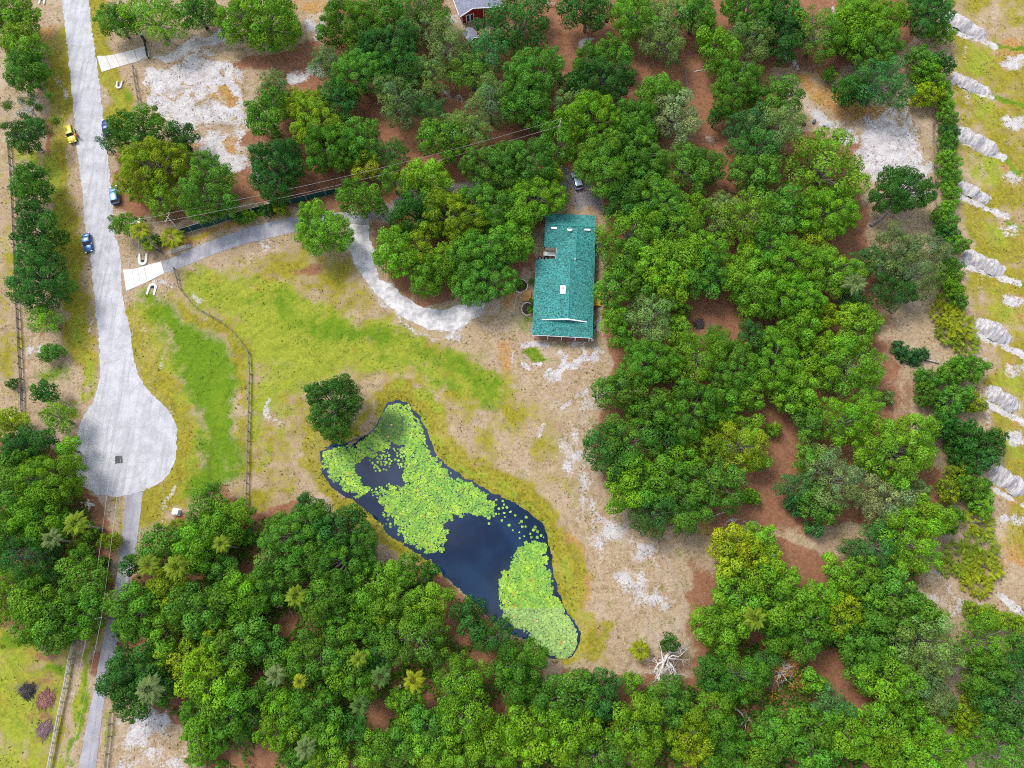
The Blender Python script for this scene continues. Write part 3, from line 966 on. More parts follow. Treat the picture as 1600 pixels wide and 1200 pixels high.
def leaf_mesh(name, P, N, size, tones, aspect=0.62, g=None):
    "folded leaf sprays at P facing N"
    g = g or rng
    k = len(P)
    N = N / (np.linalg.norm(N, axis=1, keepdims=True) + 1e-9)
    t = g.normal(size=(k, 3))
    A = np.cross(N, t)
    A /= np.linalg.norm(A, axis=1, keepdims=True) + 1e-9
    B = np.cross(N, A)
    s = size[:, None]
    v0 = P - A * s * 0.5
    v1 = P + B * s * 0.5 * aspect - N * s * 0.10
    v2 = P + A * s * 0.5 - N * s * 0.12
    v3 = P - B * s * 0.5 * aspect - N * s * 0.10
    co = np.stack([v0, v1, v2, v3], 1).reshape(-1, 3)
    me = bpy.data.meshes.new(name)
    me.vertices.add(4 * k)
    me.vertices.foreach_set('co', co.ravel().astype(np.float32))
    me.loops.add(4 * k)
    me.loops.foreach_set('vertex_index', np.arange(4 * k, dtype=np.int32))
    me.polygons.add(k)
    me.polygons.foreach_set('loop_start', np.arange(0, 4 * k, 4, dtype=np.int32))
    me.update()
    at = me.attributes.new('tone', 'FLOAT_COLOR', 'POINT')
    c4 = np.concatenate([tones, np.ones((k, 1))], 1)
    at.data.foreach_set('color', np.repeat(c4, 4, 0).ravel().astype(np.float32))
    me.materials.append(M_LEAF)
    return me


def crown_proto(seed, Rm, style='oak'):
    "a crown of separate leafy heads with gaps between them, on limbs"
    g = np.random.default_rng(seed)
    lo, hi = {'oak': (0.6, 1.75), 'fine': (0.55, 1.5), 'bush': (0.4, 0.95)}[style]
    if Rm < 3:
        lo, hi = lo * .8, hi * .8
    flat = 0.66
    ph = g.uniform(0, 6.28, 4)

    def reach(a):
        return Rm * (0.93 + .12 * math.sin(2 * a + ph[0]) + .10 * math.sin(3 * a + ph[1]) + .07 * math.sin(5 * a + ph[2]))
    heads = []
    for layer, tries in ((0, 900), (1, 160)):
        for _ in range(tries):
            r = (hi - (hi - lo) * min(1.0, _ / (tries * .5)) * g.uniform(.4, 1)) * (1 if layer == 0 else .75)
            z = g.uniform(-0.50, 1.0) if layer == 0 else g.uniform(-.4, .7)
            a = g.uniform(0, 6.283)
            q = math.sqrt(max(0, 1 - z * z))
            ra = reach(a)
            rad = (ra - r * .75) * (g.uniform(.86, 1.04) if layer == 0 else g.uniform(.45, .8))
            p = np.array([q * math.cos(a) * rad, q * math.sin(a) * rad, z * rad * flat + (g.uniform(-.5, .7) if layer == 0 else -.4)])
            ok = True
            for p2, r2, _l in heads:
                if np.linalg.norm(p - p2) < (r + r2) * ((.84 if style != 'fine' else .9) if layer == 0 else .72):
                    ok = False
                    break
            if ok:
                heads.append((p, r, layer))
    P, N, S, T = [], [], [], []
    lsz = {'oak': 0.315, 'fine': 0.28, 'bush': 0.26}[style]
    dens = {'oak': 165, 'fine': 150, 'bush': 150}[style] * (0.37 / lsz) ** 1.6
    for p, r, layer in heads:
        k = int(dens * r * r * (1 if layer == 0 else .6)) + 8
        d = g.normal(size=(k, 3))
        d[:, 2] = d[:, 2] + 0.42
        d /= np.linalg.norm(d, axis=1, keepdims=True)
        # each head is itself bumpy
        b1 = g.normal(size=(3, 5))
        bump_ = 1 + .19 * np.sin(d @ b1 * 3.0 + g.uniform(0, 6, 5)).mean(1) * 2.4
        rr = r * (g.uniform(0.35, 1.0, k) ** 0.33) * bump_
        P.append(p + d * rr[:, None] * np.array([1, 1, 0.86]))
        N.append(d + np.array([0, 0, 0.25]) + g.normal(0, 0.33, (k, 3)))
        S.append(lsz * g.uniform(0.65, 1.35, k))
        t = g.uniform(0.78, 1.22)
        yel = g.uniform(-0.12, 0.16)
        T.append(t * g.uniform(0.5, 1.5, (k, 1)) * np.array([[1 + yel, 1.0, 1 - yel]]))
    me = leaf_mesh('crown', np.concatenate(P), np.concatenate(N), np.concatenate(S), np.concatenate(T), 0.66 if style != 'fine' else 0.48, g)
    mb = MB()
    for p, r, layer in heads:
        if layer or g.random() < .35:
            continue
        a = Vector((0, 0, -0.38 * Rm))
        e = Vector(tuple(p)) * 0.9
        m1 = a.lerp(e, 0.5) + Vector((g.uniform(-.3, .3), g.uniform(-.3, .3), 0.05 * Rm))
        mb.tube([a, m1, e], [0.034 * Rm, 0.022 * Rm, 0.008 * Rm], 5, False)
    return me, mb


PROTO = {}
seed = 100
for style, sizes, nvar in (('oak', (2.4, 3.6, 5.0, 8.0), 5), ('fine', (3.4, 5.0), 4), ('bush', (1.6, 2.6), 4)):
    for Rm in sizes:
        for k in range(nvar if Rm < 7 else 3):
            seed += 1
            PROTO.setdefault((style, Rm), []).append(crown_proto(seed, Rm, style))
TONES = {'B': (0.150, 0.335, 0.020), 'M': (0.098, 0.255, 0.024), 'D': (0.050, 0.168, 0.025), 'Y': (0.225, 0.340, 0.016),
         'G': (0.160, 0.275, 0.075), 'U': (0.070, 0.215, 0.046), 'P': (0.225, 0.325, 0.125)}
TONE_W = {'B': 'bright green', 'M': 'mid green', 'D': 'dark green', 'Y': 'yellowish green', 'G': 'grey green', 'U': 'bluish green', 'P': 'pale silvery green'}
ORD = ['', 'first', 'second', 'third', 'fourth', 'fifth', 'sixth', 'seventh', 'eighth', 'ninth', 'tenth', 'eleventh', 'twelfth', 'thirteenth', 'fourteenth', 'fifteenth',
       'sixteenth', 'seventeenth', 'eighteenth', 'nineteenth', 'twentieth', 'twenty-first', 'twenty-second', 'twenty-third', 'twenty-fourth', 'twenty-fifth',
       'twenty-sixth', 'twenty-seventh', 'twenty-eighth', 'twenty-ninth', 'thirtieth']

# every crown in view: x, y, radius (photograph pixels), tone
TREES = {
    'left of the yellow car': "22,28,38,B 50,54,20,B 60,78,20,B 18,72,26,B 42,112,36,M 42,212,32,D",
    'by fence left of road': "50,290,36,M 62,338,30,D 48,366,24,M 72,386,22,D 62,437,48,D 70,500,27,B",
    'above the neighbouring driveway gate': "185,24,26,M 222,28,28,B 262,22,32,B 300,18,32,M 330,8,20,D 186,52,18,M 225,45,18,B",
    'in the yard above the white sandy lot': "415,48,66,B",
    'below sandy lot by road': "217,200,40,M 180,222,24,D 285,214,24,D 238,262,56,Y 325,288,36,M 195,352,22,M 252,312,30,B 308,306,28,D 348,302,26,D",
    'right of white sandy lot': "430,132,36,G 408,172,30,G 424,192,32,M 475,165,30,Y 507,182,30,Y 480,202,32,Y 545,170,20,Y 525,148,28,D 512,246,34,M 525,214,28,M 562,196,28,M 556,226,24,M 422,260,36,D 412,272,20,Y 462,274,26,D 572,262,25,Y 582,230,22,M 612,240,28,D 616,284,26,M 650,281,28,B 687,283,30,B",
    'left of red-walled house': "550,18,32,M 600,14,36,M 648,14,36,M 678,22,28,M 540,36,24,M 662,44,34,G 710,70,32,G 690,84,28,G 556,66,34,M 606,74,46,D 626,106,40,D 510,100,28,G 540,120,30,M 580,112,34,M 675,120,34,G",
    'below red-walled house': "760,86,38,U 738,114,36,M 810,44,64,D 596,160,24,G 637,150,32,G 676,172,32,U 620,182,20,G 650,196,22,M 664,216,24,M 688,232,34,M 712,196,28,M 738,202,32,G 776,176,32,G 750,154,32,D 762,250,34,M 784,276,34,B 725,240,24,M",
    'above the teal roof': "825,114,40,M 846,132,30,M 812,150,40,M 826,172,28,M 886,162,24,G 906,180,32,B 932,180,26,B 975,192,30,M 940,204,30,B 1005,202,30,M 985,218,24,Y 882,226,30,M 926,232,34,M 975,238,34,M 1012,238,28,M 826,250,40,M 858,232,26,B 816,272,30,Y 858,284,24,Y 938,270,28,M 970,276,28,M 1012,276,28,M",
    'right of red-walled house': "917,22,42,D 900,86,28,M 930,90,32,M 960,66,28,M 930,116,34,D 960,108,26,M 995,26,34,B 975,14,24,M 1020,60,30,G 1040,30,36,G 1026,86,22,G 1050,78,22,G 1076,22,30,M 1100,20,26,B 1112,64,28,B 1100,92,18,B 1132,82,26,G 1150,26,28,B 1156,58,26,G 1188,70,30,G 1186,16,30,M 890,135,20,D 955,140,34,D 1000,140,32,M 1037,140,30,M 1064,146,22,M 1050,166,30,P 1055,196,38,P",
    'in top woods near mounds': "1215,20,36,D 1238,56,30,G 1216,74,32,D 1270,32,28,B 1280,58,32,M 1280,86,20,M 1340,24,42,B 1326,56,38,B 1375,50,42,B 1350,78,34,M 1386,80,26,M 1396,24,30,M 1438,20,38,D 1462,14,26,D",
    'beside bare sand, top right': "1370,130,40,U 1330,143,28,D 1392,148,24,U 1150,138,44,M 1215,150,36,M 1120,186,20,D 1172,196,34,U 1164,232,32,U 1192,206,30,G 1192,238,30,U 1225,202,32,G 1287,266,68,B 1386,275,28,D 1420,312,36,D",
    'left of teal-roofed house': "550,315,28,M 577,314,26,M 596,360,28,B 616,400,36,B 608,426,26,B 650,388,36,Y 640,350,30,D 696,350,40,Y 662,320,30,M 720,324,32,M 752,338,34,M 776,314,30,M 666,450,32,B 696,420,40,B 726,404,32,M 738,446,34,M 763,400,40,M 776,436,34,M 792,362,36,B 814,316,30,B 850,312,34,B 810,376,26,M 650,420,28,B 742,466,20,D",
    'right of the teal-roofed house': "975,316,34,D 1012,320,34,M 1050,312,30,M 1062,250,30,M 1100,250,28,M 1075,280,28,M 1108,272,24,M 1088,326,30,B 970,370,34,B 1000,360,34,B 1040,356,34,B 1070,360,28,B 962,402,26,M 986,400,30,M 1026,400,32,B 1062,396,32,B 970,436,34,M 1012,426,28,B 1030,450,30,B 1070,420,30,M 976,456,30,M 1050,462,26,M 960,496,26,B 1008,482,28,G 1000,512,26,B 1040,506,24,B",
    'in grove, upper right part': "1126,332,34,G 1164,276,28,M 1188,270,28,M 1176,314,30,B 1182,344,28,Y 1100,388,38,B 1096,440,34,M 1120,440,28,M 1150,364,30,B 1164,412,30,B 1170,442,32,B 1150,470,22,D 1178,470,30,B 1190,390,28,M 1226,320,34,M 1276,322,34,B 1312,320,28,M 1296,352,30,B 1222,352,26,M 1270,374,24,Y 1216,386,26,M 1250,408,34,B 1300,406,30,B 1216,416,30,B 1226,442,28,M 1280,436,34,B 1308,440,22,M 1256,470,30,B 1210,486,26,B",
    'in grove, middle part': "970,526,22,M 1026,550,28,M 1062,520,26,B 1086,546,32,B 1120,520,26,M 1162,526,32,D 1188,532,26,D 1000,566,30,M 1038,570,30,B 1096,568,34,B 1138,556,28,M 1162,576,30,M 1188,566,28,B 1126,592,28,M 1016,592,26,M 1290,496,22,Y 1338,470,26,D 1330,506,32,B 1352,522,24,M 1226,516,30,B 1260,530,28,B 1220,556,30,B 1270,566,28,B 1300,542,28,B 1316,568,30,B 1342,560,26,B 1320,590,30,B 1356,588,24,B 1230,588,28,B",
    'in grove tip near pond': "976,616,36,M 955,610,20,D 1032,640,26,M 1072,632,26,B 1096,616,26,M 976,670,32,M 948,676,26,D 1006,650,26,M 1038,686,30,D 1070,662,30,M 1100,655,24,M 942,702,22,D 970,706,28,M 1000,706,26,M 952,732,26,D 988,742,36,B 1026,736,32,M 1066,720,28,B 1088,742,28,M 1096,694,28,Y 1146,684,36,Y 1154,718,30,Y 1132,656,24,B 1180,672,28,B 1186,726,22,B 1112,762,30,M 1146,760,28,M 1066,776,30,M 1020,770,34,M 980,772,28,D 1006,796,30,D 1038,806,26,D 1082,800,30,M",
    'in grove, lower right part': "1138,614,30,B 1176,620,26,B 1220,620,28,B 1262,616,30,B 1262,660,28,M 1306,640,30,B 1330,662,28,B 1346,630,30,B 1366,642,22,M 1306,682,24,M 1257,700,24,M 1257,726,22,G 1298,726,28,G 1246,756,28,U 1216,766,18,U 1284,760,30,G 1276,790,30,M 1400,702,60,B 1326,760,28,U 1380,762,30,G 1384,798,32,P 1430,766,24,G 1438,800,26,M 1426,832,36,B 1452,816,28,B 1412,852,30,B 1362,842,26,U 1376,864,26,M 1326,856,22,D",
    'standing alone in grass above the pond': "522,635,50,D",
    'standing alone by the driveway bend': "503,360,46,B",
    'beside the turning circle': "70,612,20,D 92,652,27,B 48,668,17,D 10,680,24,Y 8,642,20,Y 105,700,18,B 22,708,26,D 57,700,22,D",
    'left of narrow lane': "25,742,36,M 75,736,30,B 106,756,28,D 15,772,28,M 60,762,30,D 50,802,42,B 15,812,26,M 84,822,26,M 25,842,28,M 50,852,30,D 25,876,28,M 62,882,28,G 148,870,22,M 120,892,26,M 20,908,28,B 20,942,34,B 75,946,38,B 96,966,30,M 45,972,30,B 125,922,30,M 135,952,28,M 70,986,26,M 125,980,22,Y",
    'right of the narrow lane': "325,796,38,M 346,820,38,B 312,832,34,B 370,806,20,M 326,856,32,B 242,848,28,M 212,882,22,D 264,852,20,M 302,876,26,M 350,888,26,M 206,940,32,D 216,966,26,M 226,990,20,M 205,1052,44,D 215,1085,36,D 268,1080,22,D",
    'in woods left of pond': "490,808,34,D 467,822,32,M 530,826,36,D 446,836,26,M 432,860,28,G 480,852,28,M 508,870,28,M 552,842,26,D 540,870,34,M 570,886,26,M 460,888,26,M 637,886,22,M 670,893,16,D 535,932,28,M 575,916,28,B 612,912,30,B 510,942,24,M 556,956,22,B 600,950,28,B 637,950,30,B 670,926,28,B 666,962,28,M 490,920,24,M 425,926,26,M 408,908,24,B 730,962,34,D 762,998,28,D 790,1006,26,D",
    'in bottom woods, left half': "267,920,32,Y 300,932,28,M 337,938,28,M 367,926,28,B 393,940,26,M 257,986,32,B 300,980,28,M 336,986,28,Y 380,978,26,M 282,1026,32,Y 317,1042,34,B 350,1012,30,M 382,1024,26,M 317,1074,26,M 362,1060,30,B 350,1092,28,M 320,1118,26,B 356,1122,30,M 386,1126,26,D 432,1000,30,M 482,1000,26,M 415,1032,26,M 462,1036,28,B 492,1052,26,M 512,1026,28,M 540,1042,26,B 570,1042,28,B 600,1020,26,D 537,978,26,M 585,984,26,M 562,1072,26,M 440,1112,28,B 472,1100,26,M 410,1086,26,M 510,1100,24,M 432,1142,28,B 500,1134,28,M 520,1162,26,B 550,1142,28,D 505,1188,28,B 462,1190,24,M",
    'in bottom woods below pond': "615,996,28,M 650,984,26,B 682,996,26,M 670,1018,22,B 696,1046,26,B 716,1036,22,B 725,1072,30,B 756,1076,26,B 790,1052,26,B 710,1102,28,B 745,1106,28,M 686,1126,26,M 732,1128,28,B 637,1102,28,B 620,1150,24,M 664,1152,28,M 660,1178,28,B 576,1176,28,B 612,1176,26,M 695,1172,26,B 750,1152,24,D 776,1176,28,B 790,1142,26,M 725,1192,26,B 820,1022,26,D 820,1046,24,M 840,1086,16,B 810,1076,24,M",
    'in bottom woods right of pond': "877,1076,26,M 905,1086,30,Y 940,1076,32,D 957,1092,22,M 985,1070,20,B 866,1108,26,M 826,1116,28,B 850,1130,26,Y 816,1146,24,M 836,1166,26,D 888,1126,26,B 876,1156,26,D 906,1146,26,G 962,1136,28,B 914,1182,28,M 952,1176,28,M 1012,1126,30,B 1025,1092,28,M 1060,1106,28,B 1012,1162,28,B 1066,1156,32,Y 1100,1116,28,B 1128,1122,26,M 1096,1146,24,D 1120,1168,30,M 1150,1166,26,M 1190,1176,28,B 1046,1006,15,D 1112,1056,26,D 1138,1046,28,M 1170,1052,28,M 1192,1042,26,D 1150,1076,22,Y",
    'in lower right woods': "1150,868,38,Y 1178,880,44,Y 1130,842,22,B 1190,846,28,B 1095,972,24,B 1126,960,26,B 1110,986,22,B 1150,916,30,B 1188,916,30,B 1138,988,24,M 1156,942,28,M 1216,916,30,B 1232,942,28,B 1276,938,28,B 1258,976,32,M 1216,968,26,M 1216,996,26,D 1282,914,22,M 1300,886,20,B 1346,888,28,B 1406,882,28,B 1316,962,34,Y 1346,926,30,B 1376,946,30,M 1396,952,28,M 1332,996,32,M 1370,1002,30,M 1270,998,26,M 1416,930,28,B 1432,956,26,M 1440,996,34,G 1416,1008,28,M 1470,1006,28,M 1458,970,22,M",
    'in bottom right corner': "1340,1046,28,M 1316,1042,24,M 1380,1052,30,B 1406,1040,26,M 1416,1076,30,G 1380,1076,26,M 1462,1062,32,G 1270,1065,20,B 1306,1096,28,U 1278,1102,18,U 1308,1118,24,B 1330,1142,30,B 1340,1176,20,B 1256,1132,32,M 1216,1126,28,M 1216,1164,26,M 1250,1156,26,M 1280,1182,28,M 1390,1126,30,B 1376,1146,26,M 1436,1122,32,B 1396,1164,30,B 1380,1184,28,B 1450,1182,28,B 1475,1176,26,B 1525,1006,34,B 1545,1000,26,B 1532,1046,30,M 1556,1062,28,M 1586,1042,30,D 1576,1092,28,D 1550,1102,26,M 1588,1126,28,D 1586,1164,28,D 1538,1166,28,M 1562,1188,26,M",
}
SHRUBS = {
    'by fence left of road': "80,551,17,M 20,600,9,D",
    'in hedge by upper sand mounds': "1467,52,20,B 1440,100,26,M 1465,102,22,D 1450,122,24,B 1445,150,22,Y 1472,142,16,M 1478,166,15,B 1480,186,15,M 1482,206,15,D 1480,226,18,M 1481,250,18,B 1481,276,18,M 1484,300,16,B 1465,338,13,B 1480,325,15,B 1482,350,16,M 1492,384,18,M 1484,368,14,D 1475,440,14,B 1490,452,16,B 1486,415,15,M 1498,470,14,M 1470,395,13,M 1476,420,14,B 1468,362,12,D 1488,434,14,M 1295,118,12,B 1365,498,13,B",
    'in hedge by lower sand mounds': "1487,582,24,M 1515,576,24,M 1450,594,20,M 1446,616,20,M 1486,626,28,M 1518,628,20,Y 1476,666,28,D 1508,682,26,D 1547,692,26,D 1500,710,26,D 1526,716,26,D 1498,738,20,Y 1486,766,22,Y 1516,762,26,M 1532,786,22,B 1482,812,22,M 1385,620,12,G 1240,790,16,U 1272,826,15,U 1172,776,15,B 1207,672,14,B",
    'by lower right hedge': "1522,956,18,Y 1550,964,20,Y 1586,974,20,Y 1590,1012,22,M 1488,1112,22,Y 1510,1130,22,Y 1525,1090,24,Y 1505,1165,24,B 1420,1182,22,M",
    'by driveway and dark fence': "217,350,12,M 232,380,10,M 245,375,9,D 390,338,12,B 415,330,12,D 440,326,12,Y 375,342,9,M 960,598,14,D 1064,484,14,B",
    'by lane and turning circle': "140,832,16,M 172,846,16,Y 160,880,12,M 100,997,16,M 190,978,14,Y 300,1138,18,B 312,1172,22,B 338,1164,20,B 390,840,14,M 165,905,10,Y",
}


def parse(s):
    out = []
    for t in s.split():
        a = t.split(',')
        out.append((float(a[0]), float(a[1]), float(a[2]), a[3]))
    return out


def rows_of(items, rowh=42):
    "reading order: rows from the top, then from the left"
    its = sorted(items, key=lambda q: q[1])
    rows, cur, y0 = [], [], None
    for it in its:
        if y0 is None or it[1] - y0 > rowh:
            if cur:
                rows.append(cur)
            cur, y0 = [], it[1]
        cur.append(it)
    rows.append(cur)
    return [sorted(r, key=lambda q: q[0]) for r in rows]


trunk_cache = {}
TRUNK_ME = None


def unit_trunk():
    g = random.Random(3)
    mb = MB()
    mb.tube([(0, 0, 0), (0.03, 0.02, 0.12), (0.05, -0.03, 0.5), (0.0, 0.0, 1.0)], [1.5, 1.05, 0.9, 0.62], 8, False)
    return mesh_np('trunk', mb.v, mb.f, M_BARK, True)


TRUNK_ME = unit_trunk()
LIMB_ME = {}
tree_sites = []


def plant_tree(name, cat, u, v, r, tone, label, group, style=None):
    s = mpp(u, v)
    R = r * s * 1.02
    if style is None:
        style = 'fine' if r > 19 and (tone in 'GPU' or (int(u * 7 + v) % 6 == 0)) else 'oak'
    if style == 'bush':
        h = R * 1.35 + 0.6
    else:
        h = min(12.0, 1.22 * R + 2.9)
    zc = h - 0.72 * R
    key = min([k for k in PROTO if k[0] == style], key=lambda k: abs(math.log(k[1] / R)))
    var = random.choice(PROTO[key])
    p = unp(u, v, zc)
    root = thing(name, label, cat, (p.x, p.y, 0), random.uniform(0, 6.283), group)
    sc = R / key[1]
    cr = obj('crown', var[0], root, (0, 0, zc), scale=(sc * random.uniform(.94, 1.06), sc * random.uniform(.94, 1.06), sc * random.uniform(.9, 1.1)))
    t = TONES[tone]
    j = random.uniform(0.86, 1.14)
    k = random.uniform(0.9, 1.12)
    cr.color = (t[0] * j * k, t[1] * j, t[2] * j * random.uniform(.8, 1.25), 1)
    tr = 0.05 * R + 0.06
    lid = id(var[1])
    if lid not in LIMB_ME:
        LIMB_ME[lid] = mesh_np('limbs', var[1].v, var[1].f, M_BARK, True)
    tk = obj('trunk', TRUNK_ME, root, (0, 0, -0.12), scale=(tr, tr, zc - 0.33 * R * cr.scale.z / sc + 0.14))
    obj('limbs', LIMB_ME[lid], root, (0, 0, zc), scale=cr.scale)
    tree_sites.append((p.x, p.y, R))
    return root



def thin_out(groups, limit):
    "neighbouring lobes drawn as separate crowns become one broader tree until the count is down to the limit"
    G = {k: parse(v) for k, v in groups.items()}
    while sum(len(v) for v in G.values()) > limit:
        best = None
        for k, its in G.items():
            for i in range(len(its)):
                for j in range(i + 1, len(its)):
                    a, b_ = its[i], its[j]
                    rr = math.sqrt(a[2] ** 2 + b_[2] ** 2)
                    if rr > 52:
                        continue
                    cost = math.hypot(a[0] - b_[0], a[1] - b_[1]) / (a[2] + b_[2]) + 0.011 * rr + (0.18 if a[3] != b_[3] else 0)
                    if best is None or cost < best[0]:
                        best = (cost, k, i, j)
        _, k, i, j = best
        a, b_ = G[k][i], G[k][j]
        wa, wb = a[2] ** 2, b_[2] ** 2
        t = (a[0] * wa + b_[0] * wb) / (wa + wb), (a[1] * wa + b_[1] * wb) / (wa + wb)
        G[k] = [q for n_, q in enumerate(G[k]) if n_ not in (i, j)] + [(t[0], t[1], min(math.sqrt(wa + wb) * 0.98, 50), a[3] if wa >= wb else b_[3])]
    return G


TREES = thin_out(TREES, 312)
CLEAR = [(117, 818, 15), (117, 858, 15), (276, 822, 12), (232, 883, 15), (276, 886, 16), (646, 1064, 14), (462, 932, 12), (595, 1057, 11), (1180, 966, 14), (1337, 442, 13), (1285, 197, 14), (1260, 193, 8), (1340, 215, 14), (1115, 490, 34), (1148, 502, 24), (1215, 660, 27), (1225, 700, 29), (1205, 740, 24), (1290, 850, 30), (1250, 838, 28), (1190, 792, 22), (430, 95, 24), (480, 120, 14), (392, 215, 14),
         (700, 150, 14), (720, 165, 12), (590, 187, 12), (655, 232, 10), (920, 68, 20), (990, 106, 20), (1010, 108, 20), (1085, 100, 16), (1085, 125, 14), (1120, 205, 18), (1138, 252, 16), (1235, 102, 20),
         (1415, 46, 12), (630, 446, 14), (705, 458, 12), (757, 1035, 18), (707, 937, 14), (415, 1180, 16), (795, 1097, 12), (980, 1088, 14), (1335, 1100, 16), (1310, 1058, 14), (1186, 1088, 12),
         (285, 1085, 14), (215, 1002, 11), (1265, 905, 12), (1466, 745, 10), (1470, 690, 8), (872, 60, 14), (888, 92, 9), (735, 291, 9), (1080, 960, 20), (1390, 560, 24), (1350, 340, 14), (1380, 480, 20),
         (563, 352, 12), (563, 376, 14), (573, 405, 14), (587, 436, 13), (612, 470, 16), (645, 492, 18), (690, 502, 18), (738, 488, 18), (637, 452, 14), (700, 470, 10), (900, 296, 12), (925, 306, 12), (940, 320, 10), (1385, 620, 16), (1340, 390, 13), (1360, 300, 10), (1385, 520, 16), (300, 70, 10), (330, 58, 8), (450, 1010, 6), (600, 1112, 11), (395, 300, 12)]
for k_, its_ in TREES.items():
    for n_, (x, y, r, t_) in enumerate(its_):
        for (cx, cy, cr_) in CLEAR:
            d_ = math.hypot(x - cx, y - cy)
            gap = r * .88 + cr_ * .82 - d_
            if 0 < gap and d_ > 1:
                f_ = min(gap, r * .5)
                x += (x - cx) / d_ * f_ * .5
                y += (y - cy) / d_ * f_ * .5
                r = max(r - f_ * .4, r * .75)
        its_[n_] = (x, y, r * (1.05 if y > 820 else 1.0), t_)
n_tree = 0
for region, s in TREES.items():
    its = s
    rows = rows_of(its)
    for ri, row in enumerate(rows, 1):
        for ci, (u, v, r, tone) in enumerate(row, 1):
            size = 'small' if r < 23 else 'medium' if r < 31 else 'large' if r < 45 else 'huge'
            if len(its) == 1:
                lab = f"{size} rounded {TONE_W[tone]} oak {region}"
            elif len(rows) == 1:
                lab = f"{size} {TONE_W[tone]} oak {region}, {ORD[ci]} from left"
            else:
                lab = f"{TONE_W[tone]} oak {region}, {ORD[ri]} row, {ORD[ci]} from left"
            plant_tree('oak_tree', 'tree', u, v, r, tone, lab, 'oaks ' + region)
            n_tree += 1
for region, s in SHRUBS.items():
    rows = rows_of(parse(s), 34)
    for ri, row in enumerate(rows, 1):
        for ci, (u, v, r, tone) in enumerate(row, 1):
            size = 'tiny' if r < 13 else 'small' if r < 18 else 'broad'
            lab = f"{size} {TONE_W[tone]} shrub {region}, {ORD[ri]} row, {ORD[ci]} from left"
            plant_tree('shrub', 'shrub', u, v, r, tone, lab, 'shrubs ' + region, 'bush')
print('trees', n_tree)

# ------------------------------------------------------------------ palms
def frond_mesh(seed):
    g = random.Random(seed)
    mb = MB()
    L = 1.0
    spine = [Vector((t * L, 0, 0.42 * t - 0.62 * t * t)) for t in (0, .3, .6, 0.85)]
    mb.tube([tuple(p) for p in spine], [0.018, 0.014, 0.010, 0.004], 4, False)
    for k in range(11):
        a = (k - 5) / 5 * 1.15
        t = 0.42 + 0.4 * (1 - abs(a) / 1.2)
        b0 = Vector((t * L, 0, 0.42 * t - 0.62 * t * t))
        ln = 0.52 * (1 - 0.28 * abs(a) / 1.15) * g.uniform(0.9, 1.1)
        d = Vector((math.cos(a), math.sin(a), -0.12 - 0.18 * g.random()))
        s = Vector((-math.sin(a), math.cos(a), 0.25)) * 0.062
        m = b0 + d * ln * 0.55
        e = b0 + d * ln + Vector((0, 0, -0.14))
        mb.add([b0, m + s, e, m - s], [(0, 1, 2, 3)])
    me = mesh_np('frond', mb.v, mb.f, M_LEAF)
    at = me.attributes.new('tone', 'FLOAT_COLOR', 'POINT')
    at.data.foreach_set('color', np.array([[g.uniform(.85, 1.15)] * 3 + [1] for _ in mb.v], np.float32).ravel())
    return me


FRONDS = [frond_mesh(s) for s in range(5)]
PALM_TONE = {'Y': (0.29, 0.34, 0.018), 'L': (0.20, 0.29, 0.022), 'G': (0.17, 0.24, 0.08), 'D': (0.09, 0.18, 0.04)}
PALM_W = {'Y': 'yellow-green', 'L': 'light green', 'G': 'pale grey-green', 'D': 'dark green'}
PALM_CLEAR = 1
PALMS = [(268, 371, 21, 'Y', 'beside the timber stack and driveway'), (218, 360, 17, 'Y', 'under the utility pole by the road'), (233, 383, 13, 'L', 'low beside the concrete apron'),
         (117, 818, 20, 'L', 'upper of two left of the lane'), (117, 858, 20, 'L', 'lower of two left of the lane'), (80, 842, 17, 'G', 'in woods left of two brighter palms'),
         (276, 822, 15, 'L', 'below the white utility box'), (232, 883, 19, 'L', 'right of the lane, left of its pair'), (276, 886, 21, 'L', 'right of the lane, right of its pair'),
         (233, 1078, 23, 'G', 'within the dark oak over the lane'), (646, 1064, 18, 'Y', 'bright in the bottom woods beside dead star'), (462, 932, 18, 'L', 'in woods left of pond'),
         (430, 1055, 17, 'G', 'in the bottom woods, left of middle'), (468, 1065, 12, 'Y', 'small in the bottom woods'), (595, 1057, 17, 'D', 'in the bottom woods below the pond'),
         (562, 1102, 16, 'D', 'in the bottom woods beside small clearing'), (477, 1170, 18, 'G', 'drooping at the bottom edge'), (1180, 966, 20, 'L', 'in the lower right woods'),
         (1000, 1016, 18, 'Y', 'left of the white dead tree'), (1337, 442, 19, 'G', 'left of the grey mossy tree'), (345, 850, 15, 'L', 'near the end of the rail fence'),
         (560, 1030, 14, 'L', 'in the bottom woods, upper middle')]
FROND_COLS = {}
for (u, v, r, t, where) in PALMS:
    R = r * mpp(u, v)
    h = 2.6 if where.startswith(('low', 'beside the timber', 'left of the white', 'below the white')) else 9.6 if r > 11 else 8.0
    p = unp(u, v, h)
    root = thing('palm_tree', f"{PALM_W[t]} fan palm {where}", 'palm tree', (p.x, p.y, 0), random.uniform(0, 6.28), 'fan palms')
    tk = obj('trunk', TRUNK_ME, root, (0, 0, -0.1), scale=(0.2, 0.2, h))
    nfr = 26
    for k in range(nfr):
        lay = k / nfr
        f = obj('frond', FRONDS[k % 5], root, (0, 0, h - 0.05))
        f.rotation_euler = (random.gauss(0, .15), 0.15 - 0.75 * lay + random.gauss(0, .1), k * 2.39996 + random.gauss(0, .15))
        sc = R / 1.28 * (1.0 - 0.22 * lay) * random.uniform(.9, 1.08)
        f.scale = (sc, sc, sc)
        c = PALM_TONE[t]
        j = random.uniform(.75, 1.15)
        f.color = (c[0] * j, c[1] * j, c[2] * j, 1)

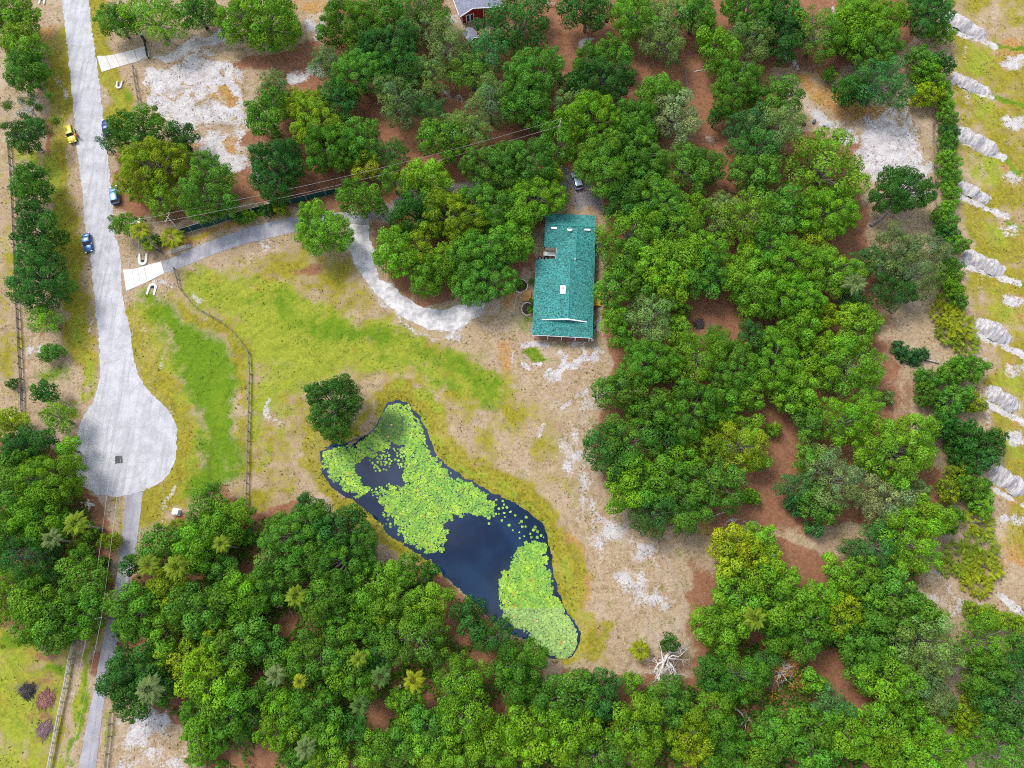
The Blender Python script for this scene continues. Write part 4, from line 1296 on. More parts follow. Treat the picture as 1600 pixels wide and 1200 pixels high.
# saw palmetto thickets: low clumps of many fans, each clump one plant
def palmetto_mesh(seed):
    g = random.Random(seed)
    base = FRONDS[0]
    P, F = [], []
    vs0 = [v.co.copy() for v in base.vertices]
    fs0 = [tuple(p.vertices) for p in base.polygons if len(p.vertices) == 4]
    tones = []
    for k in range(95):
        a, d = g.uniform(0, 6.28), math.sqrt(g.random()) * 0.78
        M = Matrix.Translation((math.cos(a) * d, math.sin(a) * d, 0.30 - 0.2 * d)) @ Matrix.Rotation(a + g.gauss(0, .9), 4, 'Z') @ Matrix.Rotation(g.uniform(-.9, 0.1), 4, 'Y') @ Matrix.Scale(g.uniform(.28, .42), 4)
        k0 = len(P)
        P += [M @ q for q in vs0]
        F += [tuple(i + k0 for i in f) for f in fs0]
        t = g.uniform(.7, 1.3)
        tones += [(t, t, t, 1)] * len(vs0)
    me = mesh_np('fans', P, F, M_LEAF)
    at = me.attributes.new('tone', 'FLOAT_COLOR', 'POINT')
    at.data.foreach_set('color', np.array(tones, np.float32).ravel())
    return me


PMETTO = [palmetto_mesh(s) for s in (21, 22, 23)]
PM = [(1478, 492, 22, 'Y'), (1498, 508, 26, 'Y'), (1506, 532, 22, 'L'), (1480, 520, 18, 'L'), (1530, 816, 22, 'Y'), (1500, 872, 24, 'L'), (1535, 852, 24, 'L'), (1538, 886, 24, 'Y'), (1512, 888, 20, 'Y'),
      (1525, 910, 22, 'Y'), (1480, 885, 14, 'L'), (1478, 468, 14, 'L')]
for ri, row in enumerate(rows_of([(a, b_, c_, d_) for a, b_, c_, d_ in PM], 40), 1):
    for ci, (u, v, r, t) in enumerate(row, 1):
        R = r * mpp(u, v)
        p = unp(u, v, 0.8)
        root = thing('palmetto', f"{PALM_W[t]} saw palmetto clump beside the mounds, {ORD[ri]} row, {ORD[ci]} from left", 'palmetto', (p.x, p.y, 0), random.uniform(0, 6.28), 'saw palmettos by the hedge')
        f = obj('fans', PMETTO[ci % 3], root, (0, 0, 0.1), scale=(R * 1.1, R * 1.1, R * 1.1))
        c = PALM_TONE[t]
        f.color = (*c, 1)
        mb = MB().tube([(-R * .5, 0, 0.05), (0, 0.1, 0.12), (R * .3, 0, 0.3)], [0.12, 0.14, 0.1], 6)
        mb.build('stem', M_BARK, root, True)

# ------------------------------------------------------------------ dead trees
def branch(mb, g, p, d, L, r, depth, droop=0.0):
    pts, rad = [p], [r]
    q = p
    for k in range(3):
        d = (d + Vector((g.gauss(0, .34), g.gauss(0, .34), g.gauss(0, .26) - droop))).normalized()
        q = q + d * L / 3
        pts.append(q)
        rad.append(r * (1 - 0.22 * (k + 1)))
    mb.tube(pts, rad, 5 if depth > 1 else 4, False)
    if depth <= 0:
        return
    for k in range(g.choice((2, 3, 4))):
        i = g.choice((1, 2, 3, 3))
        dd = (d + Vector((g.gauss(0, .95), g.gauss(0, .95), g.gauss(0, .6)))).normalized()
        branch(mb, g, pts[i], dd, L * g.uniform(.55, .82), rad[i] * 0.72, depth - 1, droop)


def dead_tree(u, v, r, label, seed, h=6.0, leaves=None, fallen=False, mat=None, depth=4, dirs=7, thick=.15, ln=.52):
    g = random.Random(seed)
    R = r * mpp(u, v)
    base = unp(u, v, h * 0.8 if not fallen else 0.4)
    base = Vector((base.x, base.y, 0))
    root = thing('dead_tree', label, 'dead tree', tuple(base), 0, 'dead bleached trees')
    mb = MB()
    top = Vector((0, 0, h * 0.5))
    if fallen:
        top = Vector((0, 0, 0.45))
        a = g.uniform(0, 6.28) if fallen is True else fallen
        foot = Vector((math.cos(a) * R * 1.6, math.sin(a) * R * 1.6, 0.15))
        mb.tube([foot, foot.lerp(top, .5) + Vector((.2, .3, .1)), top], [0.2, 0.16, 0.12], 7)
    else:
        mb.tube([(0, 0, -.2), (0.1, 0.05, h * .25), tuple(top)], [0.3, 0.24, 0.19], 7, False)
    tk = mb.build('trunk', mat or M_DEAD, root, True)
    for k in range(dirs):
        a = 2 * math.pi * k / dirs + g.uniform(-.3, .3)
        mb = MB()
        up = g.uniform(0.25, 0.9) if not fallen else g.uniform(0.0, 0.3)
        branch(mb, g, top * (g.uniform(.6, 1.0) if not fallen else 1.0), Vector((math.cos(a), math.sin(a), up)).normalized(), R * ln, thick, depth - 1, 0.03 if not fallen else 0.08)
        vz = [(x, y, max(z, -base.z + 0.05)) for x, y, z in mb.v]
        mb.v = vz
        mb.build('limb', mat or M_DEAD, root, True)
    if leaves:
        k = leaves[1]
        gg = np.random.default_rng(seed)
        P = gg.normal(0, 1, (k, 3))
        ctr = gg.normal(0, 0.55, (14, 3)) * np.array([R, R, R * .4]) + np.array([0, 0, h * .8])
        P = ctr[gg.integers(0, 14, k)] + P * 0.42
        me = leaf_mesh('crown', P, gg.normal(0, .6, (k, 3)) + np.array([0, 0, .6]), np.full(k, .3), gg.uniform(.7, 1.3, (k, 1)) * np.ones((1, 3)), 0.6, gg)
        o = obj('crown', me, root)
        o.color = (*leaves[0], 1)
    return root


dead_tree(1042, 1036, 36, 'bare white dead tree beside fan palm below the pond', 41, 7.5, depth=5, dirs=10, thick=.22, ln=.78)
dead_tree(1165, 1128, 16, 'small bleached dead treetop lying in the bottom woods', 42, fallen=2.2, dirs=7)
dead_tree(1125, 1078, 16, 'thin bare dead branches above the bottom woods', 43, 5.0, dirs=4, depth=3)
dead_tree(1226, 1052, 30, 'dying tree with orange leaves and grey limbs', 44, 6.5, ((0.42, 0.22, 0.03), 460), dirs=6)
dead_tree(1497, 1049, 19, 'grey fan of dead branches in the lower right woods', 45, 5.0, dirs=5)
dead_tree(1550, 1138, 20, 'leaning dead tree with few lime leaves, bottom right', 46, 6.0, ((0.25, 0.36, 0.03), 420), dirs=5, depth=3)
dead_tree(621, 1077, 10, 'star of grey dead fronds beside bright palm', 47, 4.0, dirs=9, depth=2)
dead_tree(40, 165, 38, 'half dead tree with grey twigs above the fence', 48, 6.0, ((0.10, 0.2, 0.03), 5200), dirs=11, thick=.17)
dead_tree(355, 1128, 24, 'bare crooked branches over the lower left woods', 49, 7.5, dirs=5, depth=3)
dead_tree(728, 1095, 24, 'pale bare branches rising through woods below pond', 50, 9.0, dirs=6, depth=3)
dead_tree(850, 132, 12, 'grey dead branches in woods above the teal roof', 51, 4.0, dirs=5, depth=3)
dead_tree(445, 262, 20, 'dead white branches among trees above the driveway', 52, 6.0, dirs=6, depth=3)
dead_tree(128, 785, 14, 'grey dead twigs beside the turning circle', 53, 5.0, dirs=5, depth=3)
dead_tree(312, 1182, 14, 'bare twigs at the bottom edge woods', 54, 5.0, dirs=6, depth=3)

# big grey mossy oak by the right-hand hedge: several mossy lobes on one trunk
def mossy_tree():
    u, v = 1410, 415
    zc = 5.2
    p = unp(u, v, zc)
    root = thing('oak_tree', 'huge grey-green mossy oak with bare grey twigs by the hedge', 'tree', (p.x, p.y, 0))
    obj('trunk', TRUNK_ME, root, (0, 0, -.1), scale=(0.5, 0.5, 4.0))
    for (x, y, r, t) in ((1400, 384, 36, 'G'), (1450, 388, 32, 'P'), (1426, 432, 42, 'G'), (1395, 456, 34, 'D'), (1352, 410, 28, 'U'), (1385, 420, 30, 'G')):
        R = r * mpp(x, y)
        q = unp(x, y, zc - 0.3)
        key = ('fine', 3.4) if R < 4.2 else ('fine', 5.0)
        me = random.choice(PROTO[key])[0]
        s = R / key[1]
        o = obj('crown', me, root, (q.x - p.x, q.y - p.y, zc - 0.3), random.uniform(0, 6.2), (s, s, s))
        c = TONES[t]
        o.color = (c[0] * .8, c[1] * .78, c[2] * .85, 1)
    g = random.Random(5)
    for k in range(7):
        mb = MB()
        a = -1.9 + k * 0.45
        branch(mb, g, Vector((0, 0, 4.0)), Vector((math.cos(a), math.sin(a), .5)).normalized(), 3.0, .11, 3, 0.02)
        mb.build('limb', M_DEAD, root, True)


mossy_tree()

# fallen leafy tree on the bare ground
fp = unp(1415, 552, 0.6)
ft = thing('fallen_tree', 'fallen green leafy treetop lying on bare brown ground', 'fallen tree', (fp.x, fp.y, 0))
for k, (u, v, r) in enumerate(((1402, 545, 13), (1416, 556, 15), (1430, 560, 13), (1441, 553, 11))):
    q = unp(u, v, .6)
    R = r * mpp(u, v)
    o = obj('crown', random.choice(PROTO[('bush', 1.6)])[0], ft, (q.x - fp.x, q.y - fp.y, 0.7), k * 1.1, (R / 1.6,) * 3)
    o.color = (0.05, 0.16, 0.045, 1)
q = unp(1466, 568) - Vector((fp.x, fp.y, 0))
MB().tube([(0, 0, .4), (q.x * .5, q.y * .5, .35), (q.x, q.y, .25)], [.1, .14, .18], 7).build('trunk', M_DEAD, ft, True)


def log_thing(name, label, pts, r, mat=M_DEAD, cat='log'):
    w = [unp(u, v, r * 0.9) for u, v in pts]
    o0 = w[0]
    mb = MB().tube([p - o0 for p in w], [r * (1 - 0.12 * i) for i in range(len(w))], 8)
    root = thing(name, label, cat, (o0.x, o0.y, o0.z))
    mb.build('bark', mat, root, True)
    d = (w[-1] - w[0]).normalized()
    MB().tube([w[len(w) // 2] - o0, w[len(w) // 2] - o0 + Vector((-d.y * 1.2, d.x * 1.2, 0.4))], [r * .5, r * .25], 6).build('branch', mat, root, True)


log_thing('log', 'thick grey fallen log on bare ground by the hedge', [(1360, 352), (1374, 342), (1386, 330)], 0.38, simple_mat('weathered_log', (0.20, 0.18, 0.17), (0.34, 0.31, 0.29), 4, .9))
log_thing('log', 'thin pale fallen branch below the wide grove', [(1106, 809), (1136, 799)], 0.10)
log_thing('log', 'pale fallen trunk beside top left row of trees', [(58, 228), (66, 238)], 0.16)
log_thing('log', 'grey log lying in the woods above teal roof', [(1085, 112), (1105, 108)], 0.12)

# ------------------------------------------------------------------ undergrowth below the southern and western woods
def undergrowth():
    N = 110000
    uu, vv = rng.uniform(-40, 1560, N), rng.uniform(690, 1230, N)
    keep = (sdf(WOOD_SOUTH, uu, vv) < -12) | (sdf(WOOD_WEST, uu, vv) < -10)
    uu, vv = uu[keep], vv[keep]
    n1 = np.sin(uu * 0.07 + 2 * np.sin(vv * 0.03)) + np.sin(vv * 0.083 + 2 * np.sin(uu * 0.041))
    keep = n1 > -0.9
    for (x, y, r) in ((757, 1035, 30), (707, 937, 26), (415, 1180, 22), (795, 1097, 22), (592, 1112, 20), (980, 1085, 24), (1300, 1060, 46), (1330, 1100, 46), (1250, 890, 60), (210, 1002, 22), (280, 1085, 24)):
        keep &= np.hypot(uu - x, vv - y) > r
    uu, vv = uu[keep][:42000], vv[keep][:42000]
    P = np.array([tuple(unp(a, b_, 0)) for a, b_ in zip(uu, vv)])
    P[:, 2] = rng.uniform(0.1, 1.0, len(P)) * (1.2 + np.sin(P[:, 0] * .9 + 2 * np.sin(P[:, 1] * .5)) * .9)
    P[:, 2] = np.maximum(P[:, 2], .1)
    t = rng.uniform(0.6, 1.4, (len(P), 1)) * np.array([[1, 1, 1]])
    me = leaf_mesh('undergrowth', P, rng.normal(0, .5, P.shape) + np.array([0, 0, .8]), rng.uniform(.35, .8, len(P)), t, 0.7)
    o = obj('undergrowth', me)
    o.color = (0.075, 0.20, 0.018, 1)
    tag(o, 'low green undergrowth on the woodland floor', 'undergrowth', kind='stuff')


undergrowth()

# ------------------------------------------------------------------ house with the teal roof
def shingle_material(name, c1, c2, c3):
    m, n, l, b = new_mat(name)
    tc = n.new('ShaderNodeTexCoord').outputs['Object']
    mp = n.new('ShaderNodeMapping')
    mp.inputs['Scale'].default_value = (1.0, 2.2, 1)
    mp.inputs['Rotation'].default_value = (0, 0, R_(35))
    l.new(tc, mp.inputs['Vector'])
    f = _noise(n, l, 1.15, 2, 0.5, mp.outputs['Vector'], 1.6)
    f2 = _noise(n, l, 3.4, 3, 0.7, tc)
    col = _mix(n, l, _step(n, l, f, 0.38, 0.60), c1, c2)
    col = _mix(n, l, _math(n, l, 'MULTIPLY', _step(n, l, f2, 0.45, 0.62), 0.7), col, c3)
    col = _mix(n, l, _math(n, l, 'MULTIPLY', _step(n, l, _noise(n, l, .35, 5, .65, tc), .45, .7), .5), col, tuple(x * .55 + .03 for x in c2))
    br = n.new('ShaderNodeTexBrick')
    br.inputs['Scale'].default_value = 1.0
    br.inputs['Brick Width'].default_value = 0.32
    br.inputs['Row Height'].default_value = 0.16
    br.inputs['Mortar Size'].default_value = 0.012
    br.inputs['Color1'].default_value = (0.75, 0.75, 0.75, 1)
    br.inputs['Color2'].default_value = (1.2, 1.2, 1.2, 1)
    br.inputs['Mortar'].default_value = (0.4, 0.4, 0.4, 1)
    l.new(tc, br.inputs['Vector'])
    mul = n.new('ShaderNodeMix')
    mul.data_type = 'RGBA'
    mul.blend_type = 'MULTIPLY'
    mul.inputs['Factor'].default_value = 0.8
    l.new(col, mul.inputs['A'])
    l.new(br.outputs['Color'], mul.inputs['B'])
    l.new(mul.outputs['Result'], b.inputs['Base Color'])
    b.inputs['Roughness'].default_value = 0.8
    _bump(n, l, b, f, 0.25, 0.08)
    return m


M_TEAL = shingle_material('teal_shingle', (0.006, 0.075, 0.075), (0.03, 0.225, 0.21), (0.10, 0.37, 0.34))
M_TEALCAP = simple_mat('teal_ridge', (0.02, 0.20, 0.185), (0.045, 0.30, 0.27), 4, .8)
M_WHITE = simple_mat('white_paint', (0.78, 0.78, 0.78), (0.83, 0.83, 0.83), 2, .6)
M_STUCCO = simple_mat('cream_siding', (0.55, 0.50, 0.43), (0.62, 0.57, 0.50), 2, .85)
M_GLASS = simple_mat('window_glass', (0.03, 0.04, 0.05), None, 1, .08, 0, .5)
M_BROWN = simple_mat('brown_boards', (0.20, 0.10, 0.07), (0.30, 0.17, 0.12), 3, .85)
M_DOOR = simple_mat('door_paint', (0.35, 0.08, 0.05), None, 1, .6)

HO = Vector((4.24, 53.96, 0))
house = thing('house', 'long single-storey house with teal shingle roof above the pond', 'house', tuple(HO), R_(-3.3))
EAVE = 2.8


def slab_poly(top, thick):
    "a sloping roof plane given by its corner points, with thickness"
    n_ = len(top)
    vs_ = list(top) + [(a, b_, c_ - thick) for a, b_, c_ in top]
    fs_ = [tuple(range(n_)), tuple(range(n_, 2 * n_))[::-1]]
    for i in range(n_):
        j = (i + 1) % n_
        fs_.append((i, i + n_, j + n_, j))
    return vs_, fs_


def roof_plane(top, parent=house, mat=M_TEAL, name='roof_plane', thick=0.14):
    vs_, fs_ = slab_poly(top, thick)
    a, b_, c_ = [Vector(p) for p in top[:3]]
    if (b_ - a).cross(c_ - a).z < 0:
        fs_ = [f[::-1] for f in fs_]
    return MB().add(vs_, fs_).build(name, mat, parent)


MR, RZ = 7.15, 4.3                   # main ridge
W_, HIPV, HIPZ = 12.35, 3.5, 3.3
zl = lambda u: EAVE + (RZ - EAVE) * u / MR
zr = lambda u: EAVE + (RZ - EAVE) * (W_ - u) / (W_ - MR)
uL = (HIPZ - EAVE) / (RZ - EAVE) * MR
uR = W_ - (HIPZ - EAVE) / (RZ - EAVE) * (W_ - MR)
roof = roof_plane([(0, 0, EAVE), (uL, HIPV, HIPZ), (MR, HIPV - .25, RZ), (MR, 17.3, RZ), (0, 17.3, EAVE)], name='roof')
roof_plane([(W_, 0, EAVE), (W_, 17.28, EAVE), (MR + .01, 17.28, RZ), (MR + .01, HIPV - .25, RZ), (uR, HIPV, HIPZ)])
roof_plane([(0.02, -.01, EAVE), (W_ - .02, -.01, EAVE), (uR, HIPV - .02, HIPZ), (uL, HIPV - .02, HIPZ)])
MB().add([(uL + .3, HIPV + .05, HIPZ - .06), (uR - .3, HIPV + .05, HIPZ - .06), (MR, HIPV + .05, RZ - .16), (uL + .3, HIPV + .2, HIPZ - .06), (uR - .3, HIPV + .2, HIPZ - .06), (MR, HIPV + .2, RZ - .16)],
         [(0, 1, 2), (5, 4, 3), (0, 3, 4, 1), (1, 4, 5, 2), (2, 5, 3, 0)]).build('gable', M_WHITE, house)
for (a, b_) in (((uL - .5, HIPZ - .1), (MR, RZ + .02)), ((uR + .5, HIPZ - .1), (MR, RZ + .02))):
    MB().add([(a[0], HIPV - .32, a[1] - .05), (b_[0], HIPV - .32, b_[1] - .22), (b_[0], HIPV - .32, b_[1] + .03), (a[0], HIPV - .32, a[1] + .12),
              (a[0], HIPV - .12, a[1] - .05), (b_[0], HIPV - .12, b_[1] - .22), (b_[0], HIPV - .12, b_[1] + .03), (a[0], HIPV - .12, a[1] + .12)],
             [(0, 1, 2, 3), (7, 6, 5, 4), (0, 4, 5, 1), (2, 6, 7, 3), (3, 7, 4, 0), (1, 5, 6, 2)]).build('fascia', M_WHITE, house)
# middle wing
M2 = 8.3
RZ2 = 4.15
roof_plane([(4.2, 17.31, EAVE), (M2, 17.31, RZ2), (M2, 24.4, RZ2), (4.2, 20.45, EAVE)])
roof_plane([(W_, 17.3, EAVE), (W_, 20.5, EAVE), (M2 + .01, 24.4, RZ2), (M2 + .01, 17.3, RZ2)])
MB().add([(0.2, 17.2, EAVE - .1), (W_ - .2, 17.2, EAVE - .1), (MR, 17.2, RZ - .1)], [(2, 1, 0)]).build('gable', M_STUCCO, house)
# garage wing, ridge across
GR, GZR = 25.0, 4.3
gar = roof_plane([(1.45, 20.4, EAVE), (12.42, 20.4, EAVE), (12.42, GR, GZR), (1.45, GR, GZR)])
roof_plane([(1.45, GR + .01, GZR), (12.42, GR + .01, GZR), (12.42, 28.65, EAVE + .1), (1.45, 28.65, EAVE + .1)])
for u in (1.6, 12.27):
    s_ = 1 if u > 5 else -1
    MB().add([(u, 20.7, EAVE - .1), (u, 28.4, EAVE - .1), (u, GR, GZR - .15), (u - .1 * s_, 20.7, EAVE - .1), (u - .1 * s_, 28.4, EAVE - .1), (u - .1 * s_, GR, GZR - .15)],
             [(0, 1, 2), (5, 4, 3), (0, 3, 4, 1), (1, 4, 5, 2), (2, 5, 3, 0)]).build('gable', M_STUCCO, house)
for (a, b_) in (((MR, HIPV, RZ + .03), (MR, 17.25, RZ + .03)), ((M2, 17.35, RZ2 + .03), (M2, 23.6, RZ2 + .03)), ((1.5, GR, GZR + .03), (12.38, GR, GZR + .03))):
    MB().tube([a, b_], 0.10, 6).build('ridge_cap', M_TEALCAP, house)
# roof fittings
for (u, v, w) in ((3.4, 24.3, 1.25), (10.6, 24.3, 1.25)):
    z = EAVE + (GZR - EAVE) * (v - 20.4) / (GR - 20.4)
    MB().box((u, v, z + .12), (w, .38, .2)).build('roof_vent', M_WHITE, house)
mb = MB().prism([(-.55, .2), (-.55, 0), (-.38, -.24), (0, -.34), (.38, -.24), (.55, 0), (.55, .2)], 0, .2)
mb.build('roof_vent', M_WHITE, house, loc=(6.8, 24.1, EAVE + (GZR - EAVE) * (24.1 - 20.4) / (GR - 20.4) + .05))
uu = 5.85
MB().box((0, 0, 0), (1.1, 1.9, .22)).build('skylight', M_WHITE, house, loc=(uu, 9.9, zl(uu) + .14))
MB().box((0, 0, 0), (0.45, 0.28, .1)).build('skylight_vent', simple_mat('rust', (.35, .16, .1), (.5, .3, .2), 6), house, loc=(uu + .05, 10.25, zl(uu) + .29))
MB().tube([(8.15, 17.0, 3.8), (8.15, 17.0, 4.6)], .12, 8).build('vent_pipe', M_WHITE, house)
# walls
for (u0, u1, v0, v1) in ((0.6, 11.8, 2.6, 17.0), (4.8, 11.78, 17.02, 20.6), (1.85, 11.82, 20.62, 28.1)):
    MB().box(((u0 + u1) / 2, (v0 + v1) / 2, 1.36), (u1 - u0, v1 - v0, 2.72)).build('wall', M_STUCCO, house)


def window(u, v, wdt, axis, zc=1.5, hgt=1.1):
    d = (wdt, .08, hgt) if axis == 'u' else (.08, wdt, hgt)
    f = MB().box((u, v, zc), d).build('window', M_WHITE, house)
    d2 = (wdt - .16, .12, hgt - .16) if axis == 'u' else (.12, wdt - .16, hgt - .16)
    MB().box((u, v, zc), d2).build('pane', M_GLASS, f)


for v in (5.0, 9.0, 14.0):
    window(0.56, v, 1.5, 'v')
    window(11.84, v + .8, 1.5, 'v')
for u in (3.0, 9.4):
    window(u, 2.56, 1.6, 'u')
dr = MB().box((6.1, 2.56, 1.05), (1.0, .1, 2.1)).build('door', M_DOOR, house)
MB().box((6.5, 2.48, 1.05), (.07, .1, .1)).build('handle', M_WHITE, dr)
gd = MB().box((8.6, 28.14, 1.15), (4.9, .1, 2.3)).build('garage_door', M_WHITE, house)
for k in range(4):
    MB().box((8.6, 28.2, .35 + .55 * k), (4.7, .04, .48)).build('panel', M_WHITE, gd)
MB().box((6.1, 1.3, .08), (11.6, 2.5, .12)).build('porch_floor', M_BROWN, house)
for k in range(5):
    MB().box((.35 + k * 2.88, .25, 1.32), (.16, .16, 2.55)).build('porch_post', M_WHITE, house)
MB().box((6.1, .3, 2.62), (11.7, .14, .16)).build('porch_beam', M_WHITE, house)
MB().box((6.1, -.06, EAVE - .09), (12.3, .05, .16)).build('fascia', M_WHITE, house)
MB().box((4.12, 18.85, EAVE - .08), (.06, 3.0, .18)).build('fascia', M_WHITE, house)
for (u, a, b_) in ((-.05, .1, 17.2), (W_ + .05, .1, 20.3)):
    MB().box((u, (a + b_) / 2, EAVE - .1), (.1, b_ - a, .12)).build('gutter', M_TEALCAP, house)


def at_house(u, v, z=0):
    r = R_(-3.3)
    return (HO.x + u * math.cos(r) - v * math.sin(r), HO.y + u * math.sin(r) + v * math.cos(r), z)


HR = R_(-3.3)
# things round the house
t = thing('patio_table', 'long white table in the notch of the teal-roofed house', 'table', at_house(2.75, 19.9), HR)
MB().box((0, 0, .78), (2.55, .95, .06)).build('table_top', M_WHITE, t)
for a in (-1.15, 1.15):
    for b_ in (-.38, .38):
        MB().box((a, b_, .375), (.06, .06, .75)).build('leg', M_WHITE, t)
M_TYRE = simple_mat('black_rubber', (.02, .02, .02), (.04, .04, .04), 6, .8)


def ring(mb, R, r, z, seg=18, sub=6):
    vs_, fs_ = [], []
    for i in range(seg):
        a = 2 * math.pi * i / seg
        for j in range(sub):
            b_ = 2 * math.pi * j / sub
            q = R + r * math.cos(b_)
            vs_.append((q * math.cos(a), q * math.sin(a), z + r * math.sin(b_)))
    for i in range(seg):
        for j in range(sub):
            i2, j2 = (i + 1) % seg, (j + 1) % sub
            fs_.append((i * sub + j, i2 * sub + j, i2 * sub + j2, i * sub + j2))
    return mb.add(vs_, fs_)


def tyre(u, v, label, hub=True):
    p = at_house(u, v)
    t = thing('tyre', label, 'tyre', p)
    ring(MB(), .36, .13, .13).build('tread', M_TYRE, t, True)
    MB().tube([(0, 0, .06), (0, 0, .14)], .22, 12).build('hub', simple_mat('hub_' + str(int(u * 10)), (.35, .33, .36)) if hub else M_BROWN, t)


tyre(0.75, 19.05, 'dark round tub left of the white patio table')
tyre(2.15, 19.2, 'black round tub just below the white patio table')
tyre(12.95, 3.7, 'black tyre on sand beside the lower right house wall')
# circular planter beds with white stone edging: every stone its own piece
M_STONE = simple_mat('edging_stone', (.62, .58, .54), (.78, .75, .72), 3, .85)
M_MULCH = simple_mat('mulch', (.05, .028, .02), (.11, .06, .045), 5, .95)
stone_me = None


def planter(u, v, R, label, plants, squash=1.0, brick=None):
    global stone_me
    p = unp(u, v)
    t = thing('planter_bed', label, 'planter', (p.x, p.y, 0))
    ptsx = [(math.cos(6.283 * k / 20) * R * .95, math.sin(6.283 * k / 20) * R * squash * .95) for k in range(20)]
    MB().prism(ptsx, -.02, .09).build('mulch', M_MULCH, t)
    if stone_me is None:
        stone_me = mesh_np('stone', MB().box((0, 0, .1), (.34, .2, .24), 0, .85).v, MB().box((0, 0, .1), (.34, .2, .24), 0, .85).f, M_STONE)
    n_ = int(2 * math.pi * R / .36)
    for k in range(n_):
        a = 6.283 * k / n_
        o = obj('stone', stone_me, t, (math.cos(a) * R, math.sin(a) * R * squash, 0), a + math.pi / 2 + random.gauss(0, .08), (1, 1, random.uniform(.85, 1.1)))
    for (dx, dy, r, c) in plants:
        o = obj('plant', random.choice(PROTO[('bush', 1.6)])[0], t, (dx, dy, .35), random.uniform(0, 6), (r / 1.6, r / 1.6, r / 1.6))
        o.color = (*c, 1)


planter(813, 447, 1.55, 'round planter bed ringed with white stones, leafy plants inside', [(0.1, .1, .8, (.25, .33, .03)), (.6, -.2, .55, (.10, .22, .03)), (-.4, -.6, .4, (.08, .17, .03))])
planter(824, 483, 1.2, 'oval dark mulch bed with stone edging below wooden deck', [(.9, .2, .7, (.07, .16, .03)), (.2, .3, .25, (.4, .35, .3)), (-.1, -.5, .2, (.4, .38, .33))], 1.2)
p = unp(823, 463)
t = thing('wooden_deck', 'small wooden deck between the two planter beds', 'deck', (p.x, p.y, 0), HR)
M_DECK = simple_mat('deck_wood', (.33, .17, .06), (.46, .26, .11), 4, .8)
pl = MB().box((0, 0, .3), (.19, 2.5, .05))
plm = mesh_np('plank', pl.v, pl.f, M_DECK)
for k in range(9):
    obj('plank', plm, t, (-.84 + .21 * k, 0, 0))
for a in (-.8, .8):
    MB().box((a, 0, .13), (.1, 2.3, .28)).build('joist', M_BROWN, t)
p = unp(932, 468)
t = thing('wooden_deck', 'bright orange-yellow deck platform against the right house wall', 'deck', (p.x, p.y, 0), HR)
M_OR = simple_mat('orange_boards', (.62, .33, .03), (.72, .42, .06), 3, .75)
pl = MB().box((0, 0, .45), (.23, 3.2, .05))
plm = mesh_np('plank', pl.v, pl.f, M_OR)
for k in range(7):
    obj('plank', plm, t, (-.75 + .25 * k, 0, 0))
for a in (-.75, .75):
    MB().box((a, 0, .2), (.1, 3.0, .42)).build('joist', M_BROWN, t)
for (u, v, r, tone, w) in ((831, 440, 5, 'M', 'upper'), (831, 470, 5, 'M', 'middle'), (829, 485, 6, 'B', 'lower')):
    plant_tree('shrub', 'shrub', u, v, r, tone, f"{w} foundation shrub against the left house wall", 'foundation shrubs', 'bush')
p = at_house(13.0, 23.8)
t = thing('air_conditioner', 'white air-conditioning unit against upper right house wall', 'air conditioner', p, HR)
MB().box((0, 0, .45), (.8, 1.6, .85)).build('cabinet', M_WHITE, t)
MB().tube([(0, 0, .87), (0, 0, .92)], .3, 14).build('fan_grille', M_TYRE, t)
t = thing('garden_hose', 'white coiled hose beside the right house wall', 'hose', at_house(12.75, 20.7))
ring(MB(), .42, .06, .06, 18, 5).build('coil', M_WHITE, t, True)
ring(MB(), .30, .06, .09, 18, 5).build('coil', M_WHITE, t, True)
t = thing('white_stone', 'white boulder at the lower right corner of the porch', 'boulder', at_house(12.6, .7))
bm = bmesh.new()
bmesh.ops.create_icosphere(bm, subdivisions=2, radius=.38)
for v in bm.verts:
    v.co *= random.uniform(.85, 1.12)
    v.co.z *= .6
me = bpy.data.meshes.new('stone')
bm.to_mesh(me)
bm.free()
me.materials.append(M_STONE)
obj('rock', me, t, (0, 0, .15))

# ------------------------------------------------------------------ red-walled house
M_RED = simple_mat('red_siding', (.26, .018, .015), (.34, .03, .025), 2, .75)
M_BLUESH = shingle_material('blue_grey_shingle', (.15, .16, .22), (.23, .24, .32), (.28, .30, .38))
rp0, rp1 = unp(722, 37), unp(757, 28)
d = (rp1 - rp0)
ang = math.atan2(d.y, d.x)
rh = thing('red_house', 'red-walled house with blue-grey roof at the top edge', 'house', tuple(rp0), ang)
RW, RL = 5.6, 12.0
MB().box((RW / 2, RL / 2, 1.5), (RW, RL, 3.0)).build('wall', M_RED, rh)
MB().add([(0, 0, 3), (RW, 0, 3), (RW * .5, 0, 4.3), (0, .2, 3), (RW, .2, 3), (RW * .5, .2, 4.3)], [(0, 1, 2), (5, 4, 3), (0, 3, 4, 1), (1, 4, 5, 2), (2, 5, 3, 0)]).build('gable', M_RED, rh)
rr = roof_plane([(-.55, -.6, 2.85), (RW / 2, -.6, 4.45), (RW / 2, RL, 4.45), (-.55, RL, 2.85)], rh, M_BLUESH, 'roof')
roof_plane([(RW / 2 + .01, -.6, 4.45), (RW + 5.0, -.6, 2.6), (RW + 5.0, RL, 2.6), (RW / 2 + .01, RL, 4.45)], rh, M_BLUESH)
